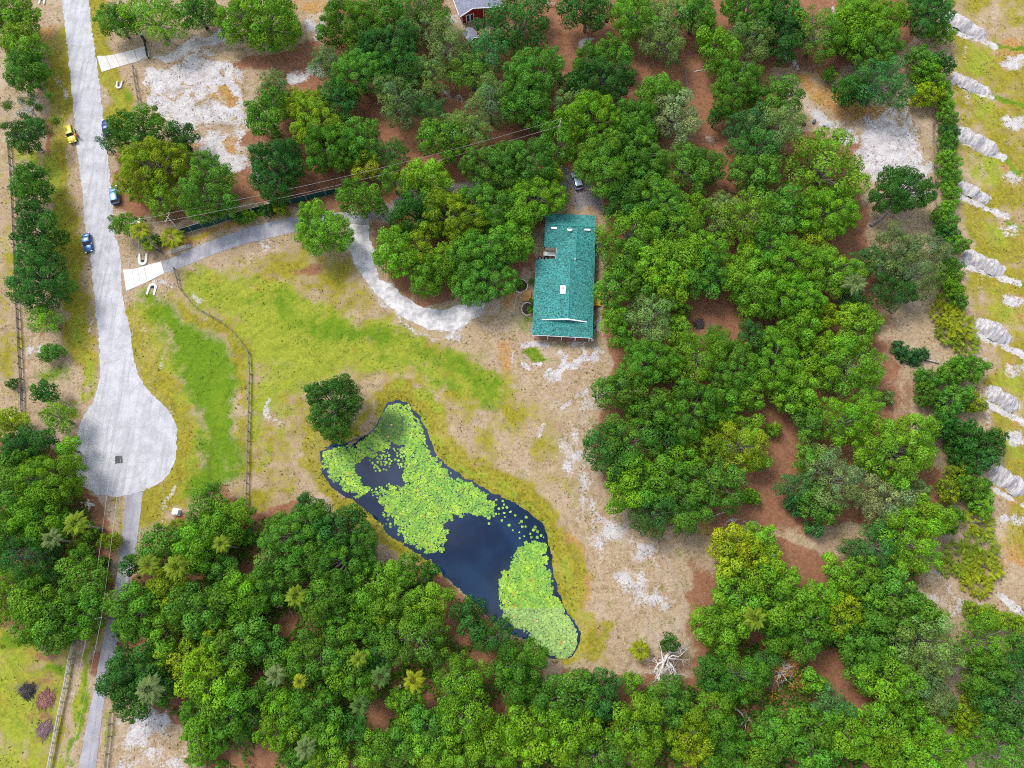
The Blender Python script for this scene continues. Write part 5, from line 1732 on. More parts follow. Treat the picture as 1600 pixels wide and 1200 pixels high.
for (a, b_) in (((-.6, 2.82), (RW / 2, 4.42)), ((RW + 5.05, 2.55), (RW / 2, 4.42))):
    MB().add([(a[0], -.72, a[1] - .16), (b_[0], -.72, b_[1] - .16), (b_[0], -.72, b_[1] + .06), (a[0], -.72, a[1] + .06), (a[0], -.61, a[1] - .16), (b_[0], -.61, b_[1] - .16), (b_[0], -.61, b_[1] + .06), (a[0], -.61, a[1] + .06)],
             [(0, 1, 2, 3), (7, 6, 5, 4), (0, 4, 5, 1), (2, 6, 7, 3), (3, 7, 4, 0), (1, 5, 6, 2)]).build('fascia', M_WHITE, rh)
MB().box((-.6, RL / 2, 2.78), (.1, RL, .2)).build('fascia', M_WHITE, rh)
f = MB().box((2.1, -.03, 1.15), (2.1, .1, 2.3)).build('french_door', M_WHITE, rh)
for a in (1.6, 2.6):
    MB().box((a, -.09, 1.2), (.62, .05, 1.8)).build('pane', M_GLASS, f)
MB().box((.06, -.08, 1.4), (.14, .14, 2.8)).build('corner_board', M_WHITE, rh)
MB().box((RW - .05, -.08, 1.4), (.14, .14, 2.8)).build('corner_board', M_WHITE, rh)
for k in range(2):
    MB().box((RW + 2.2 + 2.2 * k, -.3, 1.25), (.14, .14, 2.5)).build('porch_post', M_WHITE, rh)
MB().box((RW + 2.4, 1.0, .12), (4.6, 3.0, .2)).build('porch_floor', M_DECK, rh)
MB().box((RW + .9, -.1, .75), (1.5, .08, 1.3)).build('porch_rail', simple_mat('cedar', (.55, .2, .08), (.65, .28, .12), 3), rh)
# small shed below it
p = unp(741, 72)
t = thing('shed', 'small brown shed with white gable trim among trees', 'shed', tuple(p), R_(28))
MB().box((0, 1.5, 1.1), (2.4, 3.0, 2.2)).build('wall', M_BROWN, t)
roof_plane([(-1.5, -.3, 2.1), (0, -.3, 3.0), (0, 3.2, 3.0), (-1.5, 3.2, 2.1)], t, M_BLUESH, 'roof')
roof_plane([(0.01, -.3, 3.0), (1.5, -.3, 2.1), (1.5, 3.2, 2.1), (0.01, 3.2, 3.0)], t, M_BLUESH)
for s_ in (-1, 1):
    MB().add([(s_ * 1.55, -.42, 1.95), (0, -.42, 2.88), (0, -.42, 3.06), (s_ * 1.55, -.42, 2.14), (s_ * 1.55, -.31, 1.95), (0, -.31, 2.88), (0, -.31, 3.06), (s_ * 1.55, -.31, 2.14)],
             [(0, 1, 2, 3), (7, 6, 5, 4), (0, 4, 5, 1), (2, 6, 7, 3), (3, 7, 4, 0), (1, 5, 6, 2)]).build('trim', M_WHITE, t)
MB().box((.2, -.02, .9), (.9, .08, 1.8)).build('door', M_RED, t)

# ------------------------------------------------------------------ cars
M_CHROME = simple_mat('lamp_glass', (.75, .75, .75), None, 1, .15, 0, .5)
M_TAIL = simple_mat('tail_lamp', (.45, .02, .02), None, 1, .25, 0, .5)
M_TRIM = simple_mat('black_trim', (.02, .02, .022), None, 1, .5)
M_RIM = simple_mat('alloy', (.45, .45, .46), None, 1, .35, .8)


def car(loc, heading, paint, label, kind='suv', roof_paint=None):
    t = thing('parked_car', label, 'car', loc, heading, 'parked cars')
    L, W, H = {'suv': (4.6, 1.88, 1.68), 'boxy': (4.2, 1.85, 1.84), 'sedan': (4.65, 1.82, 1.47)}[kind]
    hood = {'suv': 1.02, 'boxy': 1.12, 'sedan': .90}[kind]
    st = [(-.5, .80, .42, hood * .86), (-.47, .93, .30, hood * .98), (-.38, 1.0, .26, hood * 1.03), (-.1, 1.0, .24, hood * 1.02), (.18, 1.0, .24, hood * 1.01), (.30, .99, .25, hood * .97), (.42, .95, .28, hood * .88), (.48, .86, .34, hood * .74), (.5, .76, .42, hood * .62)]
    vs_, fs_ = [], []
    for (y, w, z0, z1) in st:
        w = w * W / 2
        zm = z0 + (z1 - z0) * .62
        for (a, b_) in ((.90, z0), (1.0, z0 + (z1 - z0) * .25), (1.0, zm), (.93, z1 - .04), (.80, z1), (0, z1 + .025)):
            vs_.append((-a * w, y * L, b_))
        for (a, b_) in ((.80, z1), (.93, z1 - .04), (1.0, zm), (1.0, z0 + (z1 - z0) * .25), (.90, z0)):
            vs_.append((a * w, y * L, b_))
    k = 11
    for i in range(len(st) - 1):
        for j in range(k):
            j2 = (j + 1) % k
            fs_.append((i * k + j, i * k + j2, (i + 1) * k + j2, (i + 1) * k + j))
    fs_.append(tuple(range(k))[::-1])
    fs_.append(tuple((len(st) - 1) * k + j for j in range(k)))
    fs_ = [f[::-1] for f in fs_]
    MB().add(vs_, fs_).build('body', paint, t, True)
    yb0, yb1 = {'suv': (-.47, .20), 'boxy': (-.475, .16), 'sedan': (-.36, .20)}[kind]
    yr0, yr1 = {'suv': (-.41, .03), 'boxy': (-.45, .08), 'sedan': (-.20, .04)}[kind]
    wb, wr = W * .46, W * .385
    zb = hood - .02
    lo = [(-wb, yb0 * L, zb), (wb, yb0 * L, zb), (wb, yb1 * L, zb), (-wb, yb1 * L, zb)]
    hi = [(-wr, yr0 * L, H - .06), (wr, yr0 * L, H - .06), (wr, yr1 * L, H - .06), (-wr, yr1 * L, H - .06)]
    for nm, i, j in (('rear_window', 0, 1), ('side_window', 1, 2), ('windshield', 2, 3), ('side_window', 3, 0)):
        MB().add([lo[i], lo[j], hi[j], hi[i]], [(0, 1, 2, 3)]).build(nm, M_GLASS, t)
    mb = MB()
    for i in range(4):
        mb.tube([lo[i], hi[i]], [.06, .05], 5)
    for s_ in (-1, 1):
        f_ = .52
        mb.tube([(s_ * wb, (yb0 + (yb1 - yb0) * f_) * L, zb), (s_ * wr, (yr0 + (yr1 - yr0) * f_) * L, H - .05)], [.05, .045], 5)
    mb.build('pillars', paint, t)
    rv, rf = [], []
    for (f_, dz) in ((0, -.02), (.12, .03), (.5, .06), (.88, .03), (1, -.02)):
        y = (yr0 + (yr1 - yr0) * f_) * L
        for (a, dd) in ((-1.02, -.05), (-.85, 0), (0, .02), (.85, 0), (1.02, -.05)):
            rv.append((a * wr, y, H - .04 + dz + dd))
    for i in range(4):
        for j in range(4):
            rf.append((i * 5 + j, i * 5 + j + 1, i * 5 + 6 + j, i * 5 + 5 + j))
    MB().add(rv, rf).build('roof', roof_paint or paint, t, True)
    for sx in (-1, 1):
        for y in (-.30, .31):
            w_ = MB()
            w_.tube([(sx * (W / 2 - .2), y * L, .34), (sx * (W / 2 + .01), y * L, .34)], .34, 14)
            wo = w_.build('wheel', M_TYRE, t, False)
            MB().tube([(sx * (W / 2 - .02), y * L, .34), (sx * (W / 2 + .025), y * L, .34)], .2, 10).build('rim', M_RIM, wo)
        MB().box((sx * W * .33, .487 * L, hood * .68), (.36, .16, .14)).build('headlight', M_CHROME, t)
        MB().box((sx * W * .38, -.488 * L, hood * .78), (.24, .14, .2)).build('tail_light', M_TAIL, t)
        MB().box((sx * (W / 2 + .08), .14 * L, hood + .05), (.2, .12, .13)).build('mirror', paint, t)
    MB().box((0, .495 * L, .42), (W * .8, .1, .18)).build('bumper', M_TRIM, t)
    MB().box((0, -.5 * L, .45), (W * .8, .1, .2)).build('bumper', M_TRIM, t)
    return t


def paint(name, c, metal=.3):
    return simple_mat(name, c, None, 1, .28, metal, .5)


P_YEL = paint('yellow_paint', (.62, .50, .02), .1)
P_NAVY = paint('navy_paint', (.012, .035, .16))
P_BLUE = paint('steel_blue_paint', (.03, .10, .26))
P_SKY = paint('pale_blue_paint', (.11, .24, .42))


def place(u0, v0, u1, v1):
    "centre and heading from the two ends seen in the photograph (first the front)"
    a, b_ = unp(u0, v0), unp(u1, v1)
    c = (a + b_) / 2
    d = a - b_
    return (c.x, c.y, 0.02), math.atan2(d.y, d.x) - math.pi / 2


l_, h_ = place(116.5, 225, 111.5, 203)
car(l_, h_, P_YEL, 'yellow boxy car with black windows on left road verge', 'boxy')
l_, h_ = place(167, 187, 171, 217)
car(l_, h_, P_NAVY, 'dark blue car half under trees at right road edge', 'sedan')
l_, h_ = place(180, 296, 183.5, 319)
car(l_, h_, P_SKY, 'light blue car beside dark green trees, right road edge', 'suv')
l_, h_ = place(141, 394, 137, 369)
car(l_, h_, P_BLUE, 'blue sedan parked on the left road edge near apron', 'sedan', P_SKY)
l_, h_ = place(899, 278, 903, 292)
car(l_, h_, paint('silver_blue_paint', (.45, .55, .75)), 'pale car under trees on the drive above teal roof', 'suv')

# ------------------------------------------------------------------ person beside the yellow car
def person():
    p = unp(125, 216)
    me = bpy.data.meshes.new('person_skeleton')
    bm = bmesh.new()
    lay = bm.verts.layers.skin.verify()

    def vtx(co, r):
        v = bm.verts.new(co)
        v[lay].radius = (r, r)
        return v

    def chain(a, pts):
        for co, r in pts:
            b_ = vtx(co, r)
            bm.edges.new((a, b_))
            a = b_
        return a
    pel = vtx((0, 0, .95), .15)
    pel[lay].use_root = True
    ch = chain(pel, [((0, .01, 1.15), .14), ((0, .02, 1.36), .155)])
    nk = chain(ch, [((0, .03, 1.50), .06), ((0, .045, 1.60), .095), ((0, .05, 1.70), .085)])
    for s_ in (-1, 1):
        hd = chain(ch, [((s_ * .19, .02, 1.40), .065), ((s_ * .25, .02, 1.14), .048), ((s_ * .24, .16, .94), .036), ((s_ * .24, .21, .88), .032)])
        for k in range(5):
            chain(hd, [((s_ * (.21 + .017 * k), .25 + .01 * (k % 3), .84 - .008 * (k % 2)), .010), ((s_ * (.208 + .018 * k), .27 + .01 * (k % 3), .80), .008)])
        chain(pel, [((s_ * .10, 0, .86), .10), ((s_ * .12, .02, .50), .068), ((s_ * .13, -.02, .10), .048), ((s_ * .14, .14, .05), .042)])
    bm.to_mesh(me)
    bm.free()
    tmp = bpy.data.objects.new('tmp', me)
    C.objects.link(tmp)
    tmp.modifiers.new('s', 'SKIN')
    sb = tmp.modifiers.new('d', 'SUBSURF')
    sb.levels = 2
    bpy.context.view_layer.update()
    ev = tmp.evaluated_get(bpy.context.evaluated_depsgraph_get())
    m2 = bpy.data.meshes.new_from_object(ev)
    bpy.data.objects.remove(tmp)
    for c in (((.55, .30, .22), 'skin'), ((.62, .10, .10), 'pink_shirt'), ((.03, .03, .045), 'dark_trousers'), ((.05, .03, .02), 'hair')):
        m2.materials.append(simple_mat(c[1], c[0], None, 1, .8))
    for f in m2.polygons:
        z, x = f.center.z, abs(f.center.x)
        f.material_index = 3 if (z > 1.66 or (z > 1.56 and f.center.y < .03)) else 0 if z > 1.5 or (x > .2 and z < 1.2) else 1 if z > .93 else 2 if z > .07 else 3
        f.use_smooth = True
    o = obj('person', m2, loc=(p.x, p.y, .02), rz=R_(70))
    tag(o, 'person in red top and dark trousers standing beside yellow car', 'person')


person()

# ------------------------------------------------------------------ fences
M_RAIL = simple_mat('weathered_rail', (.14, .115, .10), (.25, .22, .195), 3, .9)
M_PALERAIL = simple_mat('grey_rail', (.36, .33, .29), (.48, .45, .41), 3, .9)
M_DARKRAIL = simple_mat('dark_rail', (.07, .06, .055), (.13, .115, .11), 3, .9)
bx = MB().box((0, 0, .5), (1, 1, 1))
UNIT = {m.name: mesh_np('post', bx.v, bx.f, m) for m in (M_RAIL, M_PALERAIL, M_DARKRAIL)}


def fence(px, label, mat, spacing=2.4, h=1.25, rails=(.45, .8, 1.12), pw=.14, name='rail_fence', rw=.07, rh_=.13):
    pts = [unp(u, v) for u, v in px]
    t = thing(name, label, 'fence', tuple(pts[0]))
    o0 = pts[0]
    seq = [pts[0]]
    carry = 0.0
    for a, b_ in zip(pts[:-1], pts[1:]):
        k = max(1, round((b_ - a).length / spacing))
        for i in range(1, k + 1):
            seq.append(a.lerp(b_, i / k))
    me = UNIT[mat.name]
    g = random.Random(len(px))
    for i, p in enumerate(seq):
        q = p - o0
        d = (seq[min(i + 1, len(seq) - 1)] - seq[max(i - 1, 0)])
        obj('post', me, t, (q.x, q.y, -.1), math.atan2(d.y, d.x) + g.gauss(0, .05), (pw, pw, h + .1 + g.gauss(0, .04)))
        if i:
            a = seq[i - 1] - o0
            e = q - a
            for z in rails:
                r = obj('rail', me, t, (a.x + e.x / 2, a.y + e.y / 2, z - rh_ / 2 + g.gauss(0, .02)), math.atan2(e.y, e.x), (e.length, rw, rh_))
    return t


fence([(16, 222), (22, 300), (25, 370), (28, 440), (31, 500), (34, 560), (37, 610), (39, 660), (40, 700)], 'long dark post and rail fence along the left verge trees', M_DARKRAIL, 2.3)
fence([(274, 421), (282, 452), (300, 474), (318, 488), (345, 502), (364, 517), (378, 535), (390, 553), (392, 585), (391, 630), (389, 690), (388, 740), (387, 788)], 'curving brown split-rail fence across the grass', M_RAIL, 2.2)
fence([(122, 990), (112, 1030), (104, 1075), (95, 1118), (87, 1160), (78, 1205)], 'pale grey rail fence left of the lane, bottom left', M_PALERAIL, 2.4, 1.3, (.4, .75, 1.1), .16, 'rail_fence', .12, .16)
fence([(176, 1112), (173, 1150), (167, 1205)], 'short grey rail fence right of the lane, bottom edge', M_RAIL, 2.4)
fence([(187, 1005), (185, 1030)], 'tiny fence piece under the oak over the lane', M_RAIL, 2.4)
fence([(210, 107), (213, 130), (220, 168)], 'dark rail fence left of the white sandy lot', M_RAIL, 2.2)
fence([(1068, 112), (1075, 150)], 'narrow rail fence in woods above the teal roof', M_RAIL, 2.4)
fence([(856, 10), (868, 10)], 'pale rail fence by the trees at top edge', M_PALERAIL, 1.6)
fence([(1225, 118), (1262, 110), (1300, 100)], 'wire fence with thin posts by the top right sand', M_PALERAIL, 3.0, 1.2, (.6, 1.1), .1, 'wire_fence', .02, .02)
# gate on the neighbour's drive
gp, gq = unp(228, 64), unp(233, 92)
t = thing('driveway_gate', 'dark metal driveway gate with white pillar top', 'gate', tuple(gp))
e = gq - gp
for z in (.3, .6, .9, 1.2, 1.5):
    MB().tube([(0, 0, z), (e.x, e.y, z)], .05, 6).build('bar', M_TRIM, t)
for k in (0, .5, 1):
    MB().box((e.x * k, e.y * k, .8), (.16, .16, 1.6)).build('gate_post', M_TRIM, t)
MB().box((-.5, .4, .9), (.5, .5, 1.8)).build('pillar', M_DARKRAIL, t)
MB().box((-.5, .4, 1.86), (.66, .66, .12)).build('pillar_cap', M_WHITE, t)
e2 = unp(221, 101) - gp
MB().tube([(e.x, e.y, 1.4), (e2.x, e2.y, 1.2)], .09, 6).build('side_rail', M_PALERAIL, t)
MB().tube([(e.x, e.y, .7), (e2.x, e2.y, .6)], .09, 6).build('side_rail', M_PALERAIL, t)
# dark green privacy screen along the drive
M_SCREEN = simple_mat('green_mesh', (.008, .045, .045), (.015, .065, .062), 5, .9)
sp = [unp(u, v) for u, v in ((283, 366), (300, 361), (318, 356), (336, 351), (354, 345), (372, 340), (390, 335), (410, 330), (432, 325), (455, 319), (480, 313), (510, 306), (540, 300))]
t = thing('privacy_fence', 'dark green screened fence above the driveway', 'fence', tuple(sp[0]))
for a, b_ in zip(sp[:-1], sp[1:]):
    a, b_ = a - sp[0], b_ - sp[0]
    e = b_ - a
    MB().box(((a.x + b_.x) / 2, (a.y + b_.y) / 2, 1.05), (e.length - .06, .05, 2.0), math.atan2(e.y, e.x)).build('panel', M_SCREEN, t)
    MB().tube([(a.x, a.y, 2.08), (b_.x, b_.y, 2.08)], .045, 6).build('top_rail', M_PALERAIL, t)
for q in sp:
    q = q - sp[0]
    MB().tube([(q.x, q.y, -.1), (q.x, q.y, 2.15)], .055, 6).build('post', M_PALERAIL, t)

# ------------------------------------------------------------------ utility poles and lines
M_POLE = simple_mat('pole_wood', (.30, .28, .26), (.42, .40, .38), 3, .9)
M_WIRE = simple_mat('wire', (.55, .55, .56), None, 1, .5, .3)
M_INS = simple_mat('insulator', (.7, .7, .72), None, 1, .3)


def pole(u, v, h, armdir, label, transformer=False):
    p = unp(u, v)
    t = thing('utility_pole', label, 'utility pole', tuple(p), armdir, 'utility poles')
    MB().tube([(0, 0, -.2), (0, 0, h)], [.17, .11], 9).build('shaft', M_POLE, t, True)
    MB().box((0, .16, h - .5), (2.2, .1, .12)).build('crossarm', M_POLE, t)
    for a in (-1.0, 0, 1.0):
        MB().tube([(a, .16, h - .44), (a, .16, h - .2)], .06, 8).build('insulator', M_INS, t)
    if transformer:
        MB().tube([(.35, -.05, h - 1.7), (.35, -.05, h - .8)], .24, 12).build('transformer', M_INS, t)
    return p, h, armdir


A = pole(243, 378, 9.0, R_(35), 'grey utility pole nearest the road, above the apron', True)
B = pole(290, 371, 8.8, R_(75), 'grey utility pole beside the dark green fence')
Cc = pole(178, 966, 6.3, R_(5), 'utility pole with crossarm beside the lane', False)
Dd = pole(872, 232, 9.5, R_(75), 'utility pole hidden among trees above teal roof')
Ee = (unp(112, 1275), 7.0, R_(5))


def wire(a, b_, off, sag, label):
    def top(q):
        p, h, d = q
        return Vector((p.x + math.cos(d) * off, p.y + math.sin(d) * off, h - .2))
    s_, e_ = top(a), top(b_)
    pts = []
    for k in range(25):
        f_ = k / 24
        q = s_.lerp(e_, f_)
        q.z -= sag * 4 * f_ * (1 - f_)
        pts.append(q - s_)
    o = obj('power_line', mesh_np('power_line', *(lambda m: (m.v, m.f))(MB().tube(pts, .022, 4)), M_WIRE), loc=tuple(s_))
    tag(o, label, 'power line', 'overhead power lines')


for off, w in ((-1.0, 'outer'), (1.0, 'inner')):
    wire(A, B, off, .25, f"short overhead {w} wire between the two poles by driveway")
    wire(B, Dd, off, 2.0, f"long overhead {w} wire above the driveway woods")
    wire(A, Cc, off, 1.6, f"overhead {w} wire crossing the turning circle")
    wire(Cc, Ee, off, .5, f"overhead {w} wire over verge left of the lane")

# ------------------------------------------------------------------ aprons of cast slabs
def apron(name, slabs, mat):
    r = obj(name, None)
    tag(r, kind='structure')
    for k, s_ in enumerate(slabs):
        pts = [unp(u, v) for u, v in s_]
        c = sum(pts, Vector()) / len(pts)
        poly = [((p.x - c.x) * .968 + c.x, (p.y - c.y) * .968 + c.y) for p in pts]
        MB().prism(poly, -.06, .034 + .004 * (k % 2)).build('slab', mat, r)


def cross(l0, l1, fs_):
    out = []
    for a, b_ in zip(fs_[:-1], fs_[1:]):
        def P(line, f_):
            n_ = len(line) - 1
            i = min(int(f_ * n_), n_ - 1)
            q = f_ * n_ - i
            return (line[i][0] * (1 - q) + line[i + 1][0] * q, line[i][1] * (1 - q) + line[i + 1][1] * q)
        out.append([P(l0, a), P(l0, b_), P(l1, b_), P(l1, a)])
    return out


apron('concrete_apron', cross([(192, 421), (209, 420), (230, 414), (252, 408)], [(197, 455), (214, 448), (236, 438), (257, 427)], [0, .28, .42, .58, 1]), M_CONC)
apron('concrete_apron', cross([(151, 87), (170, 87), (190, 82), (210, 77), (230, 71)], [(159, 113), (180, 106), (198, 101), (216, 96), (234, 88)], [0, .18, .36, .55, .74, 1]), M_OLDCONC)


# ------------------------------------------------------------------ culvert headwalls
def headwall(u, v, rz, label, s_=1.0):
    p = unp(u, v)
    t = thing('culvert_headwall', label, 'culvert', tuple(p), rz, 'white culvert headwalls')
    out, inn = [], []
    for k in range(13):
        a = math.pi * k / 12
        out.append((math.cos(a) * .95 * s_, math.sin(a) * 1.0 * s_ + 1.0 * s_))
        inn.append((math.cos(a) * .45 * s_, math.sin(a) * .5 * s_ + .9 * s_))
    poly = [(.95 * s_, -0.8 * s_)] + out + [(-.95 * s_, -0.8 * s_), (-.6 * s_, -0.8 * s_)] + inn[::-1] + [(.6 * s_, -0.8 * s_)]
    MB().prism(poly, -.15, .28).build('collar', M_CONC, t)
    MB().tube([(0, .9 * s_, .02), (0, 1.3 * s_, .02)], .4 * s_, 12).build('pipe_mouth', M_TRIM, t)


headwall(237, 456, R_(-6), 'white U-shaped culvert end below the apron')
headwall(224, 402, R_(186), 'white U-shaped culvert end above the apron')
headwall(187, 131, R_(180), 'white culvert end below neighbouring driveway', .75)
headwall(66, 4, R_(0), 'white culvert end at top left edge', .8)

# timber stack beside the drive
a, b_ = unp(266, 394), unp(298, 384)
t = thing('timber_stack', 'stack of long grey timbers beside the driveway palm', 'timber', tuple(a))
e = b_ - a
for k, (off, z) in enumerate(((-.34, .14), (0, .14), (.34, .14), (-.17, .42), (.17, .42))):
    n_ = Vector((-e.y, e.x, 0)).normalized() * off
    MB().box((e.x / 2 + n_.x, e.y / 2 + n_.y, z), (e.length * (1 - .03 * k), .30, .26), math.atan2(e.y, e.x)).build('timber', M_PALERAIL, t)

# white utility box
p = unp(277, 800)
t = thing('utility_box', 'white utility box on a pad below turning circle', 'utility box', tuple(p), R_(-8))
MB().box((0, 0, .05), (1.5, 1.4, .1)).build('pad', M_OLDCONC, t)
MB().box((0, 0, .5), (1.05, .95, .8), 0, .94).build('cabinet', M_WHITE, t)
MB().box((0, -.02, .93), (1.12, 1.02, .06)).build('lid', M_WHITE, t)
MB().box((.1, -.5, .5), (.1, .06, .16)).build('lock', M_TRIM, t)

# barrels on the bare sand
for (u, v, rz, lab) in ((1286, 199, .6, 'blue-grey barrel lying on bare ground, right of two'), (1272, 190, 1.1, 'dark barrel lying on bare ground, left of two')):
    p = unp(u, v, .3)
    t = thing('barrel', lab, 'barrel', tuple(p), rz, 'barrels on bare ground')
    MB().tube([(-.55, 0, 0), (-.3, 0, 0), (.3, 0, 0), (.55, 0, 0)], [.28, .31, .31, .28], 14).build('drum', simple_mat('drum' + str(int(u)), (.10, .13, .17)), t, True)
    for x in (-.2, .2):
        MB().tube([(x - .02, 0, 0), (x + .02, 0, 0)], .33, 14).build('hoop', M_TRIM, t)
p = unp(1256, 195)
t = thing('tyre', 'old tyre lying at grove edge near two barrels', 'tyre', tuple(p))
ring(MB(), .36, .13, .13).build('tread', M_TYRE, t, True)
ring(MB(), .24, .03, .13).build('bead', M_TRIM, t, True)
# leaning boards by the hedge
p = unp(1405, 272)
t = thing('board_stack', 'narrow blue-grey boards standing on end by the sand', 'boards', tuple(p), R_(10))
for k in range(3):
    MB().box((.18 * k, .05 * k, .75), (.16, .08, 2.0), 0.1).build('board', M_PALERAIL, t)
# white crate in the bottom right woods
p = unp(1421, 1147)
t = thing('white_crate', 'white box lying in the bottom right woods clearing', 'box', tuple(p), .2)
MB().box((0, 0, .3), (1.3, 1.0, .55)).build('box', M_WHITE, t)
MB().box((0, 0, .6), (1.38, 1.08, .07)).build('lid', M_WHITE, t)


# piles of brush: each its own heap of sticks
def brush(u, v, r, label, mat, n_=60, h=.5, name='brush_pile'):
    p = unp(u, v)
    R = r * mpp(u, v)
    t = thing(name, label, 'brush pile', tuple(p))
    g = random.Random(int(u))
    hv = MB()
    K = 14
    for ringi, (q, z) in enumerate(((1, 0), (.7, .5), (.35, .85))):
        for k in range(K):
            a = 6.283 * k / K
            s_ = q * g.uniform(.8, 1.15)
            hv.v.append((math.cos(a) * R * s_, math.sin(a) * R * s_, z * h * g.uniform(.8, 1.1) - (0.05 if q == 1 else 0)))
    hv.v.append((0, 0, h))
    for i in range(2):
        for k in range(K):
            k2 = (k + 1) % K
            hv.f.append((i * K + k, i * K + k2, (i + 1) * K + k2, (i + 1) * K + k))
    for k in range(K):
        hv.f.append((2 * K + k, 2 * K + (k + 1) % K, 3 * K))
    hv.build('heap', mat, t)
    mb = MB()
    for k in range(n_):
        a, d_ = g.uniform(0, 6.28), math.sqrt(g.random()) * R
        c = Vector((math.cos(a) * d_, math.sin(a) * d_, h * (1 - d_ / R) + .1))
        b2 = g.uniform(0, 6.28)
        e = Vector((math.cos(b2), math.sin(b2), g.uniform(-.3, .3))) * g.uniform(.3, .9)
        mb.tube([c - e, c + e], g.uniform(.02, .06), 4, False)
    mb.build('sticks', mat, t)


M_CHAR = simple_mat('charred_wood', (.025, .022, .025), (.09, .08, .085), 5, .95)
M_TWIG = simple_mat('dry_twigs', (.22, .15, .12), (.36, .27, .22), 5, .95)
brush(44, 1080, 11, 'black charred burn pile on lime grass, bottom left', M_CHAR, 90, .7)
brush(72, 1005, 10, 'grey-brown brush heap below woods, bottom left', M_TWIG, 70)
brush(72, 1092, 14, 'reddish brush heap beside pale rail fence', simple_mat('red_twigs', (.20, .09, .07), (.30, .16, .13), 5, .95), 110, .4)
brush(70, 1140, 12, 'low purple-brown brush heap below reddish heap', simple_mat('purple_twigs', (.16, .10, .11), (.27, .19, .19), 5, .95), 90, .3)
brush(1092, 507, 9, 'dark heap of branches in clearing right of house', M_CHAR, 60, .6)
brush(1110, 218, 8, 'small pile of pale sticks on orange path', M_TWIG, 40, .3)

# ------------------------------------------------------------------ sand mounds along the right-hand field
def mound_material():
    m, n, l, b = new_mat('mound_sand')
    tc = n.new('ShaderNodeTexCoord').outputs['Object']
    mp = n.new('ShaderNodeMapping')
    mp.inputs['Scale'].default_value = (2.2, .5, .5)
    l.new(tc, mp.inputs['Vector'])
    f = _noise(n, l, 1.0, 5, 0.7, mp.outputs['Vector'], .6)
    f2 = _noise(n, l, 3.5, 4, .7, tc)
    col = _mix(n, l, _step(n, l, f, .42, .62), (.47, .45, .45), (.26, .24, .25))
    col = _mix(n, l, _math(n, l, 'MULTIPLY', _step(n, l, f2, .56, .68), .8), col, (.16, .13, .13))
    l.new(col, b.inputs['Base Color'])
    b.inputs['Roughness'].default_value = .95
    _bump(n, l, b, f, .5, .3)
    return m


M_MOUND = mound_material()
WHICH = ['topmost', 'second', 'third', 'fourth', 'fifth', 'sixth', 'seventh', 'lowest']
for k, (a, b_, t0, t1) in enumerate(MOUNDS):
    p, q = unp(*a, .8), unp(*b_, .8)
    d = q - p
    Lh, Wh = d.length / 2 + (1.5, .6, 1.4, .8, 1.2, .9, .7, 1.1)[k], (2.2, 1.8, 2.4, 1.7, 2.1, 2.3, 2.0, 2.2)[k]
    ang = math.atan2(d.y, d.x)
    c = (p + q) / 2
    g = np.random.default_rng(70 + k)
    nx2, ny2 = 44, 22
    X, Y = np.meshgrid(np.linspace(-1, 1, nx2), np.linspace(-1, 1, ny2))
    ph = g.uniform(0, 6, 6)
    wob = 1 + .14 * np.sin(X * 5 + ph[0]) + .08 * np.sin(X * 11 + ph[1])
    rr = np.sqrt(np.abs(X) ** 2.6 + np.abs(Y / wob) ** 2.2)
    Z = np.clip(1 - rr, 0, 1) ** .75 * (1 + .22 * np.sin(X * 9 + ph[2]) + .07 * np.sin(X * 17 + ph[3] + Y * 2)) * (1.5, 1.25, 1.7, 1.2, 1.5, 1.6, 1.45, 1.55)[k]
    Z += (g.normal(0, .022, Z.shape) - .03 * np.abs(np.sin(X * 22 + 3 * np.sin(Y * 3 + ph[4])))) * (Z > .1)
    Z = np.where(rr >= 1, -.12, Z)
    V3 = np.stack([X * Lh, Y * Wh, Z], -1).reshape(-1, 3)
    ii2 = np.arange(nx2 * ny2).reshape(ny2, nx2)
    F = np.stack([ii2[:-1, :-1], ii2[:-1, 1:], ii2[1:, 1:], ii2[1:, :-1]], -1).reshape(-1, 4)
    o = obj('sand_mound', mesh_np('sand_mound', V3.tolist(), F.tolist(), M_MOUND, True), loc=(c.x, c.y, 0), rz=ang)
    tag(o, f"{WHICH[k]} of the grey-white sand mounds along the right field", 'sand mound', 'sand mounds along the field')

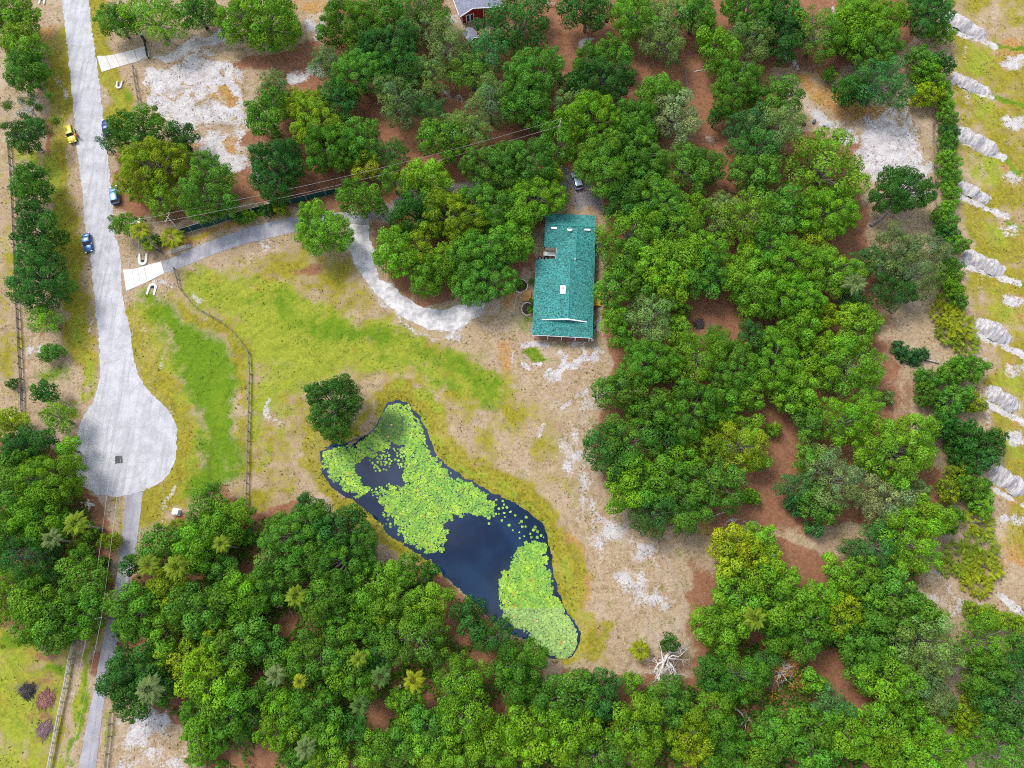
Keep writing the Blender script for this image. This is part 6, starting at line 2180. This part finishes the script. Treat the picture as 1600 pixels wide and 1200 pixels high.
# ------------------------------------------------------------------ weeds and dry tufts over the open ground
def tufts(N):
    jj = rng.integers(0, GX.size, N)
    x = GX.ravel()[jj] + rng.uniform(-.25, .25, N)
    y = GY.ravel()[jj] + rng.uniform(-.25, .25, N)
    z = GZ.ravel()[jj]
    u, v = U.ravel()[jj], V.ravel()[jj]
    inb = (np.abs(GX.ravel()[jj]) < 134) & (GY.ravel()[jj] > -34) & (GY.ravel()[jj] < 150)
    ok = inb & (sd_pond.ravel()[jj] > .3) & (sd_road.ravel()[jj] > .25)
    ok &= ~((u > 826) & (u < 940) & (v > 325) & (v < 532))
    wd = litter.a.ravel()[jj]
    ok &= rng.random(N) > wd * .75
    ok &= rng.random(N) > sand.a.ravel()[jj] * .35
    clump = np.sin(x * .55 + 2 * np.sin(y * .37)) + np.sin(y * .61 + 2 * np.sin(x * .29)) + rng.normal(0, .7, N)
    near_bank = sd_pond.ravel()[jj] < 1.4
    ok &= (clump > .35) | near_bank
    x, y, z = x[ok], y[ok], z[ok]
    gr = np.clip(lush.a + lime.a * .8 + olive.a * .4, 0, 1).ravel()[jj][ok]
    t = rng.random(len(x))
    dry = np.array([[.20, .155, .06]]) * (1 - t[:, None]) + np.array([[.36, .29, .15]]) * t[:, None]
    grn = np.array([[.10, .15, .015]]) * (1 - t[:, None]) + np.array([[.26, .30, .03]]) * t[:, None]
    col = dry * (1 - gr[:, None]) + grn * gr[:, None]
    col[rng.random(len(x)) < .35] *= .42
    K = len(x)
    nb = near_bank[ok]
    col[nb] = col[nb] * .3 + np.array([[.17, .19, .02]]) * rng.uniform(.4, 1.2, (nb.sum(), 1)) * .8
    P = np.repeat(np.stack([x, y, z + .05], 1), 3, 0) + rng.normal(0, .09, (3 * K, 3)) * np.array([1, 1, .25])
    me = leaf_mesh('grass_tufts', P, rng.normal(0, .8, (3 * K, 3)) + np.array([0, 0, .5]), rng.uniform(.12, .34, 3 * K) * np.repeat(np.where(near_bank[ok], rng.uniform(1.2, 2.6, K), rng.choice([1, 1, 1, 1.7], K)), 3), np.repeat(col, 3, 0), .45)
    me.materials.clear()
    me.materials.append(attr_color_mat('tuft_blades', .9, 0, .1))
    o = obj('grass_tufts', me)
    tag(o, 'scattered dry tufts and weeds over the open ground', 'grass', kind='stuff')


tufts(90000)
